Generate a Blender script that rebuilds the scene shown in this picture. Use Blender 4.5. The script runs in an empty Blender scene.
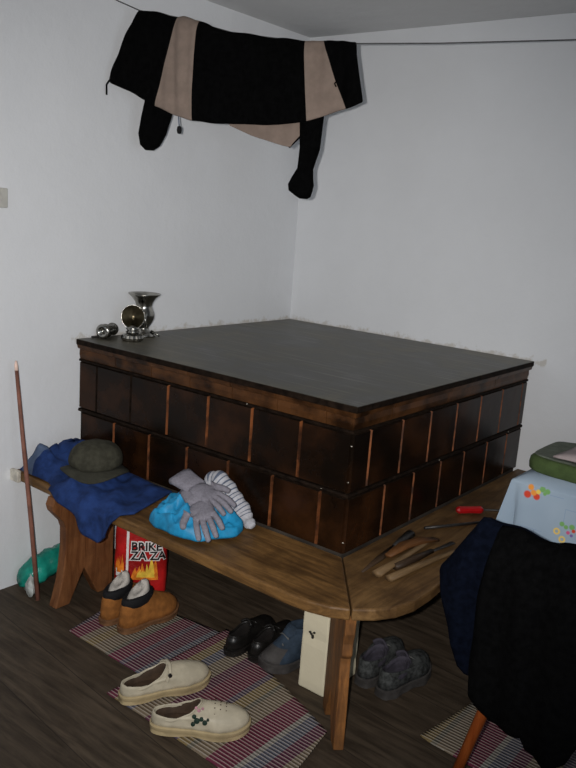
import bpy, math, random
from mathutils import Vector, Matrix, noise
random.seed(7)
S = bpy.context.scene
COL = S.collection
PI = math.pi

# ---------------------------------------------------------------- camera
cam = bpy.data.cameras.new('camera')
cam.sensor_fit = 'AUTO'
cam.sensor_width = 36.0
cam.lens = 794.85 / 768 * 36.0
cam.clip_start = 0.02
camo = bpy.data.objects.new('camera', cam)
COL.objects.link(camo)
camo.location = (2.4737, -3.1807, 1.4495)
camo.rotation_euler = (1.3591, -0.0709, 0.6729)
S.camera = camo

# ---------------------------------------------------------------- world, lights, exposure
W = bpy.data.worlds.new('world')
S.world = W
W.use_nodes = True
wn = W.node_tree.nodes
sky = wn.new('ShaderNodeTexSky')
sky.sky_type = 'PREETHAM'
bgn = wn['Background']
W.node_tree.links.new(sky.outputs[0], bgn.inputs[0])
bgn.inputs[1].default_value = 0.25

def area(name, loc, rot, sx, sy, power, color):
    l = bpy.data.lights.new(name, 'AREA')
    l.shape = 'RECTANGLE'
    l.size, l.size_y = sx, sy
    l.energy = power
    l.color = color
    o = bpy.data.objects.new(name, l)
    COL.objects.link(o)
    o.location = loc
    o.rotation_euler = rot
    return o
# daylight through the two windows behind the photographer
area('window_daylight', (3.88, -2.75, 1.30), (0, math.radians(90), 0), 1.0, 1.1, 10, (0.80, 0.90, 1.0))
area('window_daylight', (1.15, -4.48, 1.30), (math.radians(90), 0, 0), 1.1, 1.0, 4, (0.85, 0.93, 1.0))
# the camera's own small flash beside the lens
fl = bpy.data.lights.new('camera_flash', 'SPOT')
fl.energy = 205
fl.spot_size = math.radians(82)
fl.spot_blend = 1.0
fl.shadow_soft_size = 0.012
fl.color = (1.0, 0.97, 0.94)
flo = bpy.data.objects.new('camera_flash', fl)
COL.objects.link(flo)
flo.location = (2.425, -3.215, 1.462)
flo.rotation_euler = (1.37, -0.07, 0.74)

S.view_settings.view_transform = 'Standard'
S.view_settings.look = 'None'
S.view_settings.gamma = 1.0
S.view_settings.use_curve_mapping = False
S.view_settings.exposure = 0.0
try:
    S.cycles.use_denoising = True
except Exception:
    pass

# ---------------------------------------------------------------- material helpers
def newmat(name):
    m = bpy.data.materials.new(name)
    m.use_nodes = True
    nt = m.node_tree
    return m, nt, nt.nodes['Principled BSDF']

def N(nt, t, **kw):
    n = nt.nodes.new(t)
    for k, v in kw.items():
        setattr(n, k, v)
    return n

def objco(nt, scale=(1, 1, 1), rot=(0, 0, 0)):
    tc = N(nt, 'ShaderNodeTexCoord')
    mp = N(nt, 'ShaderNodeMapping')
    mp.inputs['Scale'].default_value = scale
    mp.inputs['Rotation'].default_value = rot
    nt.links.new(tc.outputs['Object'], mp.inputs['Vector'])
    return mp.outputs['Vector']

def ramp(nt, fac, stops, interp='LINEAR'):
    r = N(nt, 'ShaderNodeValToRGB')
    cr = r.color_ramp
    cr.interpolation = interp
    while len(cr.elements) > len(stops):
        cr.elements.remove(cr.elements[-1])
    while len(cr.elements) < len(stops):
        cr.elements.new(1.0)
    for e, (p, c) in zip(cr.elements, stops):
        e.position = p
        e.color = (c[0], c[1], c[2], 1)
    nt.links.new(fac, r.inputs[0])
    return r.outputs[0]

def noise_tex(nt, vec, scale, detail=4, rough=0.55, dist=0.0):
    n = N(nt, 'ShaderNodeTexNoise')
    n.inputs['Scale'].default_value = scale
    n.inputs['Detail'].default_value = detail
    n.inputs['Roughness'].default_value = rough
    n.inputs['Distortion'].default_value = dist
    nt.links.new(vec, n.inputs['Vector'])
    return n.outputs['Fac']

def bump(nt, bs, h, strength=0.3, dist=0.01):
    b = N(nt, 'ShaderNodeBump')
    b.inputs['Strength'].default_value = strength
    b.inputs['Distance'].default_value = dist
    nt.links.new(h, b.inputs['Height'])
    nt.links.new(b.outputs[0], bs.inputs['Normal'])

def mixc(nt, fac, a, b, mode='MIX'):
    m = N(nt, 'ShaderNodeMix', data_type='RGBA', blend_type=mode)
    for s, v in ((0, fac), (6, a), (7, b)):
        if hasattr(v, 'node'):
            nt.links.new(v, m.inputs[s])
        elif s == 0:
            m.inputs[s].default_value = v
        else:
            m.inputs[s].default_value = (v[0], v[1], v[2], 1)
    return m.outputs[2]

def mathn(nt, op, a, b=None, clamp=False):
    m = N(nt, 'ShaderNodeMath', operation=op, use_clamp=clamp)
    for i, v in enumerate((a, b)):
        if v is None:
            continue
        if hasattr(v, 'node'):
            nt.links.new(v, m.inputs[i])
        else:
            m.inputs[i].default_value = v
    return m.outputs[0]

def sep(nt, vec):
    s = N(nt, 'ShaderNodeSeparateXYZ')
    nt.links.new(vec, s.inputs[0])
    return s.outputs

def simple(name, c, rough=0.6, metal=0.0, var=0.25, scale=30, bmp=0.15, bdist=0.004, sheen=0.0, spec=0.3):
    m, nt, bs = newmat(name)
    v = objco(nt)
    f = noise_tex(nt, v, scale, 5, 0.6)
    lo = [x * (1 - var) for x in c]
    hi = [min(1, x * (1 + var)) for x in c]
    nt.links.new(ramp(nt, f, [(0.38, lo), (0.62, hi)]), bs.inputs['Base Color'])
    bs.inputs['Roughness'].default_value = rough
    bs.inputs['Metallic'].default_value = metal
    bs.inputs['Specular IOR Level'].default_value = spec
    if sheen:
        bs.inputs['Sheen Weight'].default_value = sheen
    if bmp:
        bump(nt, bs, f, bmp, bdist)
    return m

def wood(name, dark, light, axis='X', rough=0.55, scale=1.0, spots=None, bmp=0.25):
    m, nt, bs = newmat(name)
    sc = {'X': (1.6, 14, 14), 'Y': (14, 1.6, 14), 'Z': (14, 14, 1.6)}[axis]
    v = objco(nt, tuple(x * scale for x in sc))
    f = noise_tex(nt, v, 3.0, 7, 0.65, 0.6)
    col = ramp(nt, f, [(0.36, dark), (0.5, [(a + b) / 2 for a, b in zip(dark, light)]), (0.64, light)])
    v2 = objco(nt)
    if spots:
        g = noise_tex(nt, v2, 6.5, 5, 0.7)
        gm = ramp(nt, g, [(0.44, (0, 0, 0)), (0.66, (1, 1, 1))])
        col = mixc(nt, mathn(nt, 'MULTIPLY', gm, 0.65), col, spots)
    nt.links.new(col, bs.inputs['Base Color'])
    bs.inputs['Roughness'].default_value = rough
    bs.inputs['Specular IOR Level'].default_value = 0.22
    bump(nt, bs, f, bmp, 0.004)
    return m

# ---------------------------------------------------------------- mesh helpers
class MB:
    def __init__(self):
        self.v, self.f, self.m = [], [], []

    def add(self, vs, fs, mi=0):
        b = len(self.v)
        self.v += [tuple(x) for x in vs]
        for k, f in enumerate(fs):
            self.f.append(tuple(b + i for i in f))
            self.m.append(mi[k] if isinstance(mi, (list, tuple)) else mi)

    def box(self, a, b, mi=0):
        x0, y0, z0 = a
        x1, y1, z1 = b
        self.add([(x0, y0, z0), (x1, y0, z0), (x1, y1, z0), (x0, y1, z0), (x0, y0, z1), (x1, y0, z1), (x1, y1, z1), (x0, y1, z1)],
                 [(0, 3, 2, 1), (4, 5, 6, 7), (0, 1, 5, 4), (1, 2, 6, 5), (2, 3, 7, 6), (3, 0, 4, 7)], mi)

    def loft(self, rings, mi=0, cap=True, closed=True, mis=None):
        n = len(rings[0])
        vs = [p for r in rings for p in r]
        fs, ms = [], []
        for i in range(len(rings) - 1):
            for j in range(n if closed else n - 1):
                k = (j + 1) % n
                fs.append((i * n + j, i * n + k, (i + 1) * n + k, (i + 1) * n + j))
                ms.append(mis[i] if mis else mi)
        if cap:
            fs.append(tuple(range(n - 1, -1, -1)))
            fs.append(tuple((len(rings) - 1) * n + j for j in range(n)))
            ms += [ms[0], ms[-1]]
        self.add(vs, fs, ms)

    def prism(self, poly, z0, z1, mi=0):
        n = len(poly)
        vs = [(x, y, z0) for x, y in poly] + [(x, y, z1) for x, y in poly]
        fs = [tuple(range(n - 1, -1, -1)), tuple(range(n, 2 * n))]
        fs += [(i, (i + 1) % n, n + (i + 1) % n, n + i) for i in range(n)]
        self.add(vs, fs, mi)

    def slabxf(self, poly, t, xf, mi=0):
        """polygon in local (a, b), extruded +-t/2 along local c, mapped by xf(a, b, c)"""
        n = len(poly)
        vs = [xf(a, b, -t / 2) for a, b in poly] + [xf(a, b, t / 2) for a, b in poly]
        fs = [tuple(range(n - 1, -1, -1)), tuple(range(n, 2 * n))]
        fs += [(i, (i + 1) % n, n + (i + 1) % n, n + i) for i in range(n)]
        self.add(vs, fs, mi)

    def tube(self, pts, r, n=10, mi=0, mis=None, flat=1.0):
        pts = [Vector(p) for p in pts]
        rs = r if isinstance(r, (list, tuple)) else [r] * len(pts)
        rings = []
        up = Vector((0, 0, 1))
        prev = None
        for i, p in enumerate(pts):
            t = (pts[min(i + 1, len(pts) - 1)] - pts[max(i - 1, 0)]).normalized()
            if prev is None:
                a = t.cross(up)
                if a.length < 1e-3:
                    a = t.cross(Vector((1, 0, 0)))
            else:
                a = prev - t * prev.dot(t)
            a.normalize()
            prev = a
            b = t.cross(a)
            rings.append([p + a * (rs[i] * math.cos(2 * PI * k / n)) + b * (rs[i] * flat * math.sin(2 * PI * k / n)) for k in range(n)])
        self.loft(rings, mi, True, True, mis)

    def lathe(self, prof, c=(0, 0, 0), n=28, mi=0, xf=None):
        rings = []
        for r, z in prof:
            ring = []
            for k in range(n):
                p = Vector((r * math.cos(2 * PI * k / n), r * math.sin(2 * PI * k / n), z))
                if xf:
                    p = xf @ p
                ring.append(p + Vector(c))
            rings.append(ring)
        self.loft(rings, mi)

def worldloc(o):
    v = Vector((0, 0, 0))
    while o:
        v += o.location
        o = o.parent
    return v

def obj(name, mb, mats, parent=None, loc=None, world=True, smooth=False, bevel=0, sub=0, solid=0, rot=None, auto=None):
    """link the collected shape as ONE mesh object; world=True: coordinates are given in the room's axes"""
    me = bpy.data.meshes.new(name)
    off = Vector((0, 0, 0))
    if world:
        if parent:
            off = worldloc(parent)
        elif loc:
            off = Vector(loc)
    me.from_pydata([tuple(Vector(v) - off) for v in mb.v], [], mb.f)
    mats = mats if isinstance(mats, (list, tuple)) else [mats]
    for m in mats:
        me.materials.append(m)
    for p, i in zip(me.polygons, mb.m):
        p.material_index = i
        p.use_smooth = smooth
    me.validate()
    me.update()
    import bmesh
    bm = bmesh.new()
    bm.from_mesh(me)
    bmesh.ops.recalc_face_normals(bm, faces=bm.faces)
    bm.to_mesh(me)
    bm.free()
    o = bpy.data.objects.new(name, me)
    COL.objects.link(o)
    if parent:
        o.parent = parent
    elif loc:
        o.location = loc
    if rot:
        o.rotation_euler = rot
    if solid:
        m = o.modifiers.new('solid', 'SOLIDIFY')
        m.thickness = solid
        m.offset = 0
    if bevel:
        m = o.modifiers.new('bevel', 'BEVEL')
        m.width = bevel
        m.segments = 2
        m.limit_method = 'ANGLE'
        m.angle_limit = math.radians(40)
    if sub:
        m = o.modifiers.new('sub', 'SUBSURF')
        m.levels = m.render_levels = sub
    if auto:
        for p in me.polygons:
            p.use_smooth = True
        me.set_sharp_from_angle(angle=math.radians(auto))
    return o

def empty(name, loc, rz=0.0):
    o = bpy.data.objects.new(name, None)
    COL.objects.link(o)
    o.empty_display_size = 0.05
    o.location = loc
    o.rotation_euler = (0, 0, rz)
    return o

def tag(o, label=None, cat=None, group=None, kind=None):
    if label: o['label'] = label
    if cat: o['category'] = cat
    if group: o['group'] = group
    if kind: o['kind'] = kind
    return o

def thing(name, loc, label, cat, group=None, rz=0.0):
    return tag(empty(name, loc, rz), label, cat, group)

def fbm(x, y, z=0.0, s=1.0):
    return noise.fractal(Vector((x * s, y * s, z)), 1.0, 2.0, 4)

def interp(tab, x):
    if x <= tab[0][0]: return tab[0][1]
    for (a, va), (b, vb) in zip(tab, tab[1:]):
        if x <= b:
            t = (x - a) / (b - a)
            t = t * t * (3 - 2 * t) * 0.5 + t * 0.5
            return va + (vb - va) * t
    return tab[-1][1]

def superring(a, b, n, p=4.0):
    out = []
    for k in range(n):
        t = 2 * PI * k / n
        c, s = math.cos(t), math.sin(t)
        out.append((a * math.copysign(abs(c) ** (2 / p), c), b * math.copysign(abs(s) ** (2 / p), s)))
    return out

# ---------------------------------------------------------------- materials
def plaster_mat(name, base, stain=None):
    m, nt, bs = newmat(name)
    v = objco(nt)
    f = noise_tex(nt, v, 3.0, 6, 0.6)
    col = ramp(nt, f, [(0.3, [x * 0.95 for x in base]), (0.7, base)])
    if stain:
        z0 = stain
        zc = sep(nt, v)[2]
        d = mathn(nt, 'ABSOLUTE', mathn(nt, 'SUBTRACT', zc, z0))
        w = noise_tex(nt, v, 26.0, 5, 0.7)
        lim = mathn(nt, 'MULTIPLY', mathn(nt, 'SUBTRACT', w, 0.36), 0.12)
        msk = mathn(nt, 'MULTIPLY', mathn(nt, 'SUBTRACT', lim, d), 55.0, True)
        # only beside the stove
        sx = sep(nt, v)
        near = mathn(nt, 'MULTIPLY', mathn(nt, 'LESS_THAN', sx[0], 1.34), mathn(nt, 'GREATER_THAN', sx[1], -1.34))
        msk = mathn(nt, 'MULTIPLY', mathn(nt, 'MULTIPLY', msk, near), 0.4)
        col = mixc(nt, msk, col, (0.34, 0.27, 0.15))
    nt.links.new(col, bs.inputs['Base Color'])
    bs.inputs['Roughness'].default_value = 0.85
    bs.inputs['Specular IOR Level'].default_value = 0.2
    b = noise_tex(nt, v, 14.0, 6, 0.65)
    bump(nt, bs, mathn(nt, 'ADD', mathn(nt, 'MULTIPLY', f, 1.5), b), 0.2, 0.012)
    return m
M_wall = plaster_mat('white_plaster', (0.755, 0.768, 0.788), 0.925)
M_ceil = plaster_mat('ceiling_plaster', (0.68, 0.68, 0.68))
M_post = plaster_mat('post_plaster', (0.66, 0.60, 0.44))

def floor_mat():
    m, nt, bs = newmat('floor_planks')
    v = objco(nt, (1, 1, 1), (0, 0, math.radians(6)))
    s = sep(nt, v)
    yy = mathn(nt, 'DIVIDE', s[1], 0.19)
    row = mathn(nt, 'FLOOR', yy)
    fr = mathn(nt, 'FRACT', yy)
    wn_ = N(nt, 'ShaderNodeTexWhiteNoise', noise_dimensions='1D')
    nt.links.new(row, wn_.inputs['W'])
    vg = objco(nt, (1.8, 16, 16), (0, 0, math.radians(6)))
    f = noise_tex(nt, vg, 2.5, 8, 0.65, 0.4)
    col = ramp(nt, f, [(0.34, (0.036, 0.026, 0.017)), (0.5, (0.067, 0.049, 0.033)), (0.66, (0.105, 0.078, 0.053))])
    col = mixc(nt, mathn(nt, 'MULTIPLY', wn_.outputs[0], 0.30), col, (0.024, 0.016, 0.011))
    g = noise_tex(nt, v, 5.0, 6, 0.7)
    col = mixc(nt, mathn(nt, 'MULTIPLY', ramp(nt, g, [(0.5, (0, 0, 0)), (0.75, (1, 1, 1))]), 0.5), col, (0.095, 0.072, 0.052))
    gap = mathn(nt, 'LESS_THAN', fr, 0.016)
    col = mixc(nt, mathn(nt, 'MULTIPLY', gap, 0.7), col, (0.014, 0.010, 0.008))
    nt.links.new(col, bs.inputs['Base Color'])
    bs.inputs['Roughness'].default_value = 0.6
    bs.inputs['Specular IOR Level'].default_value = 0.2
    h = mathn(nt, 'SUBTRACT', f, mathn(nt, 'MULTIPLY', gap, 2.0))
    bump(nt, bs, h, 0.3, 0.006)
    return m
M_floor = floor_mat()

def glaze_mat():
    m, nt, bs = newmat('brown_glaze')
    v = objco(nt)
    f = noise_tex(nt, v, 4.5, 6, 0.6)
    col = ramp(nt, f, [(0.38, (0.005, 0.0028, 0.0015)), (0.5, (0.0125, 0.0052, 0.0021)), (0.64, (0.031, 0.0115, 0.004))])
    nt.links.new(col, bs.inputs['Base Color'])
    bs.inputs['Roughness'].default_value = 0.26
    bs.inputs['Specular IOR Level'].default_value = 0.13
    g = noise_tex(nt, v, 18.0, 3, 0.5)
    bump(nt, bs, g, 0.12, 0.006)
    return m
M_glaze = glaze_mat()
M_seam = simple('worn_seam', (0.115, 0.036, 0.010), 0.6, var=0.75, scale=16)
M_dkseam = simple('dark_joint', (0.010, 0.006, 0.0038), 0.7, var=0.5, scale=40, spec=0.06)
M_chip = simple('white_chip', (0.6, 0.56, 0.48), 0.7)

def slab_mat():
    m, nt, bs = newmat('stove_slab')
    v = objco(nt)
    f = noise_tex(nt, v, 4.0, 7, 0.65, 0.5)
    col = ramp(nt, f, [(0.36, (0.030, 0.027, 0.019)), (0.47, (0.050, 0.046, 0.033)), (0.56, (0.085, 0.078, 0.056)), (0.68, (0.14, 0.125, 0.09))])
    vs = objco(nt, (1.2, 30, 1), (0, 0, 0.35))
    s = noise_tex(nt, vs, 3.0, 3, 0.5)
    col = mixc(nt, mathn(nt, 'MULTIPLY', ramp(nt, s, [(0.56, (0, 0, 0)), (0.68, (1, 1, 1))]), 0.5), col, (0.19, 0.175, 0.14))
    nt.links.new(col, bs.inputs['Base Color'])
    nt.links.new(ramp(nt, f, [(0.3, (0.36, 0.36, 0.36)), (0.8, (0.6, 0.6, 0.6))]), bs.inputs['Roughness'])
    bs.inputs['Specular IOR Level'].default_value = 0.5
    bump(nt, bs, f, 0.15, 0.004)
    return m
M_slab = slab_mat()
M_cornice = simple('cornice_glaze', (0.050, 0.020, 0.0065), 0.35, var=0.7, scale=9, spec=0.14)
M_bench_x = wood('bench_wood', (0.085, 0.042, 0.014), (0.22, 0.115, 0.038), 'X', 0.5, 1.0, (0.045, 0.023, 0.009))
M_bench_y = wood('bench_wood_side', (0.075, 0.038, 0.014), (0.18, 0.10, 0.038), 'Y', 0.5, 1.0, (0.045, 0.023, 0.009))
M_trestle = wood('trestle_wood', (0.12, 0.042, 0.014), (0.23, 0.095, 0.036), 'Z', 0.55, 1.0, (0.07, 0.028, 0.012))
M_legdark = wood('leg_wood', (0.12, 0.048, 0.016), (0.30, 0.125, 0.036), 'Z', 0.55, 1.0, (0.06, 0.032, 0.016))
M_varn = wood('chair_varnish', (0.20, 0.040, 0.008), (0.30, 0.075, 0.016), 'Z', 0.35)
M_tabwood = wood('table_wood', (0.22, 0.13, 0.07), (0.36, 0.23, 0.12), 'X', 0.5)
M_base = simple('stove_base', (0.035, 0.028, 0.022), 0.9, var=0.4, scale=8)
M_black = simple('black_cloth', (0.0022, 0.0022, 0.0023), 0.95, var=0.3, scale=60, bmp=0.3, spec=0.03)
M_navyblk = simple('navy_black_cloth', (0.0022, 0.0034, 0.0080), 0.95, var=0.3, scale=60, bmp=0.3, spec=0.04)
M_tan = simple('tan_cloth', (0.235, 0.180, 0.148), 0.95, var=0.08, scale=25, bmp=0.25, spec=0.2)
M_navy = simple('navy_workcloth', (0.014, 0.036, 0.130), 0.9, var=0.4, scale=14, bmp=0.4, spec=0.2)
M_slate = simple('slate_lining', (0.085, 0.12, 0.20), 0.9, var=0.25, scale=14, bmp=0.3, spec=0.2)
M_olive = simple('olive_felt', (0.048, 0.046, 0.033), 0.95, var=0.25, scale=35, bmp=0.4, spec=0.15)
M_band = simple('olive_dark', (0.034, 0.033, 0.024), 0.95, var=0.2, scale=35, bmp=0.3)
M_cyan = simple('turquoise_cloth', (0.014, 0.22, 0.42), 0.5, var=0.25, scale=18, bmp=0.2)
M_glove = simple('grey_knit', (0.20, 0.19, 0.22), 0.95, var=0.12, scale=120, bmp=0.5, spec=0.2)
M_white = simple('sock_white', (0.42, 0.42, 0.45), 0.9, var=0.1, scale=80, bmp=0.3)
M_sockg = simple('sock_grey', (0.10, 0.12, 0.17), 0.9, var=0.15, scale=80, bmp=0.3)
M_red = simple('red_film', (0.40, 0.012, 0.012), 0.35, var=0.35, scale=10, bmp=0.6, bdist=0.02)
M_flame_y = simple('flame_yellow', (0.80, 0.52, 0.06), 0.4, var=0.2)
M_flame_o = simple('flame_orange', (0.72, 0.20, 0.02), 0.4, var=0.3)
M_whitefilm = simple('white_film', (0.72, 0.70, 0.68), 0.4, var=0.1)
M_ink = simple('black_ink', (0.015, 0.012, 0.012), 0.4, var=0.1)
M_steel = simple('pewter', (0.33, 0.32, 0.29), 0.20, metal=1.0, var=0.25, scale=20, bmp=0.08)
M_steel_in = simple('tarnished_brass', (0.22, 0.18, 0.11), 0.3, metal=1.0, var=0.3, scale=30)
M_stick = simple('stick_wood', (0.20, 0.085, 0.058), 0.6, var=0.25, scale=20)
M_sticktip = simple('stick_tip', (0.85, 0.62, 0.52), 0.5, var=0.1)
M_teal = simple('teal_film', (0.012, 0.24, 0.18), 0.22, var=0.35, scale=12, bmp=0.5, bdist=0.01)
M_clear = simple('cloudy_film', (0.42, 0.44, 0.42), 0.25, var=0.4, scale=14, bmp=0.5, bdist=0.01)
M_suede = simple('tan_suede', (0.26, 0.10, 0.024), 0.9, var=0.25, scale=22, bmp=0.3, spec=0.2)
M_suedesole = simple('suede_sole', (0.13, 0.06, 0.025), 0.8)
M_collarblk = simple('black_padding', (0.005, 0.005, 0.006), 0.8)
M_fleece = simple('cream_fleece', (0.42, 0.39, 0.35), 0.95, var=0.2, scale=60, bmp=0.5)
M_clog = simple('clog_leather', (0.44, 0.39, 0.29), 0.5, var=0.12, scale=18)
M_clogsole = simple('clog_sole', (0.36, 0.28, 0.155), 0.6, var=0.15, scale=18)
M_inner = simple('brown_insole', (0.05, 0.03, 0.018), 0.8)
M_leather = simple('black_leather', (0.010, 0.009, 0.008), 0.35, var=0.3)
M_darkin = simple('dark_inside', (0.009, 0.007, 0.006), 0.9)
M_bluenub = simple('blue_nubuck', (0.022, 0.036, 0.056), 0.85, var=0.25)
M_greyrub = simple('grey_rubber', (0.045, 0.041, 0.039), 0.7, var=0.2)
M_hiker = simple('grey_nubuck', (0.042, 0.045, 0.044), 0.8, var=0.65, scale=55, bmp=0.6)
M_hikein = simple('purple_grey_lining', (0.05, 0.045, 0.06), 0.9, var=0.25)
M_lace = simple('grey_lace', (0.11, 0.11, 0.105), 0.8)
M_pink = simple('pink_emblem', (0.36, 0.17, 0.20), 0.6)
M_greenem = simple('green_emblem', (0.008, 0.022, 0.014), 0.6)
M_rope = simple('line_cord', (0.08, 0.08, 0.08), 0.6)
M_socket = simple('socket_plastic', (0.50, 0.49, 0.45), 0.4, var=0.05)
M_greencush = simple('green_cloth', (0.052, 0.080, 0.024), 0.9, var=0.15, scale=40, bmp=0.3)
M_greentop = simple('grey_green_cloth', (0.115, 0.13, 0.10), 0.9, var=0.15, scale=40, bmp=0.3)
M_pinkcloth = simple('pinkish_cloth', (0.33, 0.275, 0.27), 0.9, var=0.1, scale=12)
M_redplastic = simple('red_plastic', (0.36, 0.006, 0.008), 0.35, var=0.1)
M_iron = simple('dark_iron', (0.045, 0.042, 0.04), 0.45, metal=0.6, var=0.3)
M_pale = wood('pale_wood', (0.10, 0.060, 0.026), (0.19, 0.12, 0.06), 'Y', 0.6)
M_mid = wood('orange_wood', (0.075, 0.030, 0.009), (0.15, 0.062, 0.02), 'Y', 0.6)
M_dkw = wood('dark_handle', (0.022, 0.013, 0.008), (0.05, 0.03, 0.017), 'Y', 0.5)

def rug_mat(name, shift):
    m, nt, bs = newmat(name)
    v = objco(nt)
    s = sep(nt, v)
    u = mathn(nt, 'FRACT', mathn(nt, 'ADD', mathn(nt, 'DIVIDE', s[0], 1.10), shift))
    mg, mg2, be, ye, bl, pu, wh, gr = (0.145, 0.020, 0.050), (0.105, 0.026, 0.058), (0.20, 0.155, 0.105), (0.22, 0.16, 0.070), (0.105, 0.11, 0.145), (0.090, 0.066, 0.10), (0.24, 0.225, 0.20), (0.13, 0.12, 0.09)
    seq = [ye, be, gr, mg, pu, mg2, bl, wh, mg, ye, bl, be, mg2, mg, pu, ye, gr, be, mg, wh, bl, mg2, be, ye, pu, mg, be]
    wid = [2, 3, 1, 3, 1, 3, 2, 1, 2, 2, 2, 3, 2, 4, 1, 2, 1, 3, 4, 1, 2, 2, 3, 1, 2, 3, 2]
    tot = sum(wid)
    stops, acc = [], 0
    for c, w in zip(seq, wid):
        stops.append((acc / tot, c))
        acc += w
    col = ramp(nt, u, stops, 'CONSTANT')
    f = noise_tex(nt, v, 30, 4, 0.6)
    col = mixc(nt, mathn(nt, 'MULTIPLY', f, 0.35), col, (0.095, 0.070, 0.055))
    # warp threads show as thin pale lines across the stripes
    rib = mathn(nt, 'FRACT', mathn(nt, 'DIVIDE', s[1], 0.0125))
    line = mathn(nt, 'LESS_THAN', rib, 0.26)
    col = mixc(nt, mathn(nt, 'MULTIPLY', line, 0.55), col, (0.40, 0.36, 0.31))
    nt.links.new(col, bs.inputs['Base Color'])
    bs.inputs['Roughness'].default_value = 0.95
    bs.inputs['Specular IOR Level'].default_value = 0.15
    bump(nt, bs, mathn(nt, 'SINE', mathn(nt, 'MULTIPLY', s[1], 2 * PI / 0.0125)), 0.5, 0.003)
    return m
M_rug1, M_rug2, M_rug3 = rug_mat('rag_rug_stripes', 0.12), rug_mat('rag_rug_stripes_two', 0.55), rug_mat('rag_rug_stripes_three', 0.93)

def oilcloth_mat():
    m, nt, bs = newmat('oilcloth')
    v = objco(nt)
    s = sep(nt, v)
    f = noise_tex(nt, v, 5, 3, 0.5)
    col = ramp(nt, f, [(0.3, (0.27, 0.35, 0.44)), (0.7, (0.34, 0.42, 0.50))])
    # cloth plane coordinate: on the skirt use height, on the top use depth
    def disc(col, x, z, r, c, soft=0.3):
        dx = mathn(nt, 'SUBTRACT', s[0], x)
        dz = mathn(nt, 'SUBTRACT', s[2], z)
        d = mathn(nt, 'SQRT', mathn(nt, 'ADD', mathn(nt, 'MULTIPLY', dx, dx), mathn(nt, 'MULTIPLY', dz, dz)))
        k = mathn(nt, 'MULTIPLY', mathn(nt, 'SUBTRACT', r, d), 1 / (r * soft), True)
        k = mathn(nt, 'MULTIPLY', k, mathn(nt, 'LESS_THAN', s[1], -1.0085))
        return mixc(nt, k, col, c)
    def line(col, x0, x1, z0, z1, c):
        k = mathn(nt, 'MULTIPLY', mathn(nt, 'GREATER_THAN', s[0], x0), mathn(nt, 'LESS_THAN', s[0], x1))
        k = mathn(nt, 'MULTIPLY', k, mathn(nt, 'MULTIPLY', mathn(nt, 'GREATER_THAN', s[2], z0), mathn(nt, 'LESS_THAN', s[2], z1)))
        return mixc(nt, mathn(nt, 'MULTIPLY', k, 0.45), col, c)
    bl = (0.17, 0.25, 0.42)
    for x0, x1, z0, z1 in ((1.685, 1.76, .612, .614), (1.70, 1.702, .575, .612), (1.735, 1.737, .575, .612), (1.814, 1.816, .650, .695), (1.814, 1.87, .694, .696), (1.765, 1.805, .722, .724)):
        col = line(col, x0, x1, z0, z1, bl)
    red, ora, yel, grn, pnk = (0.62, 0.06, 0.03), (0.80, 0.30, 0.05), (0.80, 0.55, 0.10), (0.18, 0.38, 0.12), (0.60, 0.10, 0.22)
    for x, z, r, c in ((1.701, .708, .0125, red), (1.728, .708, .0115, red), (1.708, .731, .010, ora), (1.718, .717, .010, ora), (1.731, .723, .008, yel), (1.742, .733, .010, grn), (1.757, .730, .009, grn), (1.750, .722, .006, grn),
                       (1.801, .628, .011, yel), (1.801, .628, .006, (0.32, 0.38, 0.42)), (1.819, .609, .011, yel), (1.819, .609, .006, (0.32, 0.38, 0.42)), (1.812, .652, .008, grn), (1.824, .646, .007, grn), (1.840, .650, .009, grn),
                       (1.832, .632, .006, pnk), (1.846, .640, .006, red), (1.842, .626, .005, (0.2, 0.12, 0.34)), (1.90, .71, .012, red), (1.915, .705, .011, ora), (1.93, .715, .011, grn), (1.87, .575, .012, yel), (1.70, .57, .012, red), (1.715, .575, .01, ora)):
        col = disc(col, x, z, r, c)
    # the strip of fruit round the left-hand corner
    def ydisc(col, y, z, r, c):
        dy = mathn(nt, 'SUBTRACT', s[1], y)
        dz = mathn(nt, 'SUBTRACT', s[2], z)
        d = mathn(nt, 'SQRT', mathn(nt, 'ADD', mathn(nt, 'MULTIPLY', dy, dy), mathn(nt, 'MULTIPLY', dz, dz)))
        k = mathn(nt, 'MULTIPLY', mathn(nt, 'SUBTRACT', r, d), 1 / (r * 0.3), True)
        k = mathn(nt, 'MULTIPLY', k, mathn(nt, 'LESS_THAN', s[0], 1.648))
        return mixc(nt, k, col, c)
    for y, z, r, c in ((-.985, .705, .014, red), (-.99, .725, .010, yel), (-.97, .69, .012, ora), (-.9, .68, .016, grn)):
        col = ydisc(col, y, z, r, c)
    nt.links.new(col, bs.inputs['Base Color'])
    bs.inputs['Roughness'].default_value = 0.3
    return m
M_oil = oilcloth_mat()
M_glass, _nt, _b = newmat('window_glass')
_b.inputs['Transmission Weight'].default_value = 1.0
_b.inputs['Roughness'].default_value = 0.02
_b.inputs['IOR'].default_value = 1.1
M_frame = simple('white_frame', (0.6, 0.6, 0.58), 0.5, var=0.05)

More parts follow.
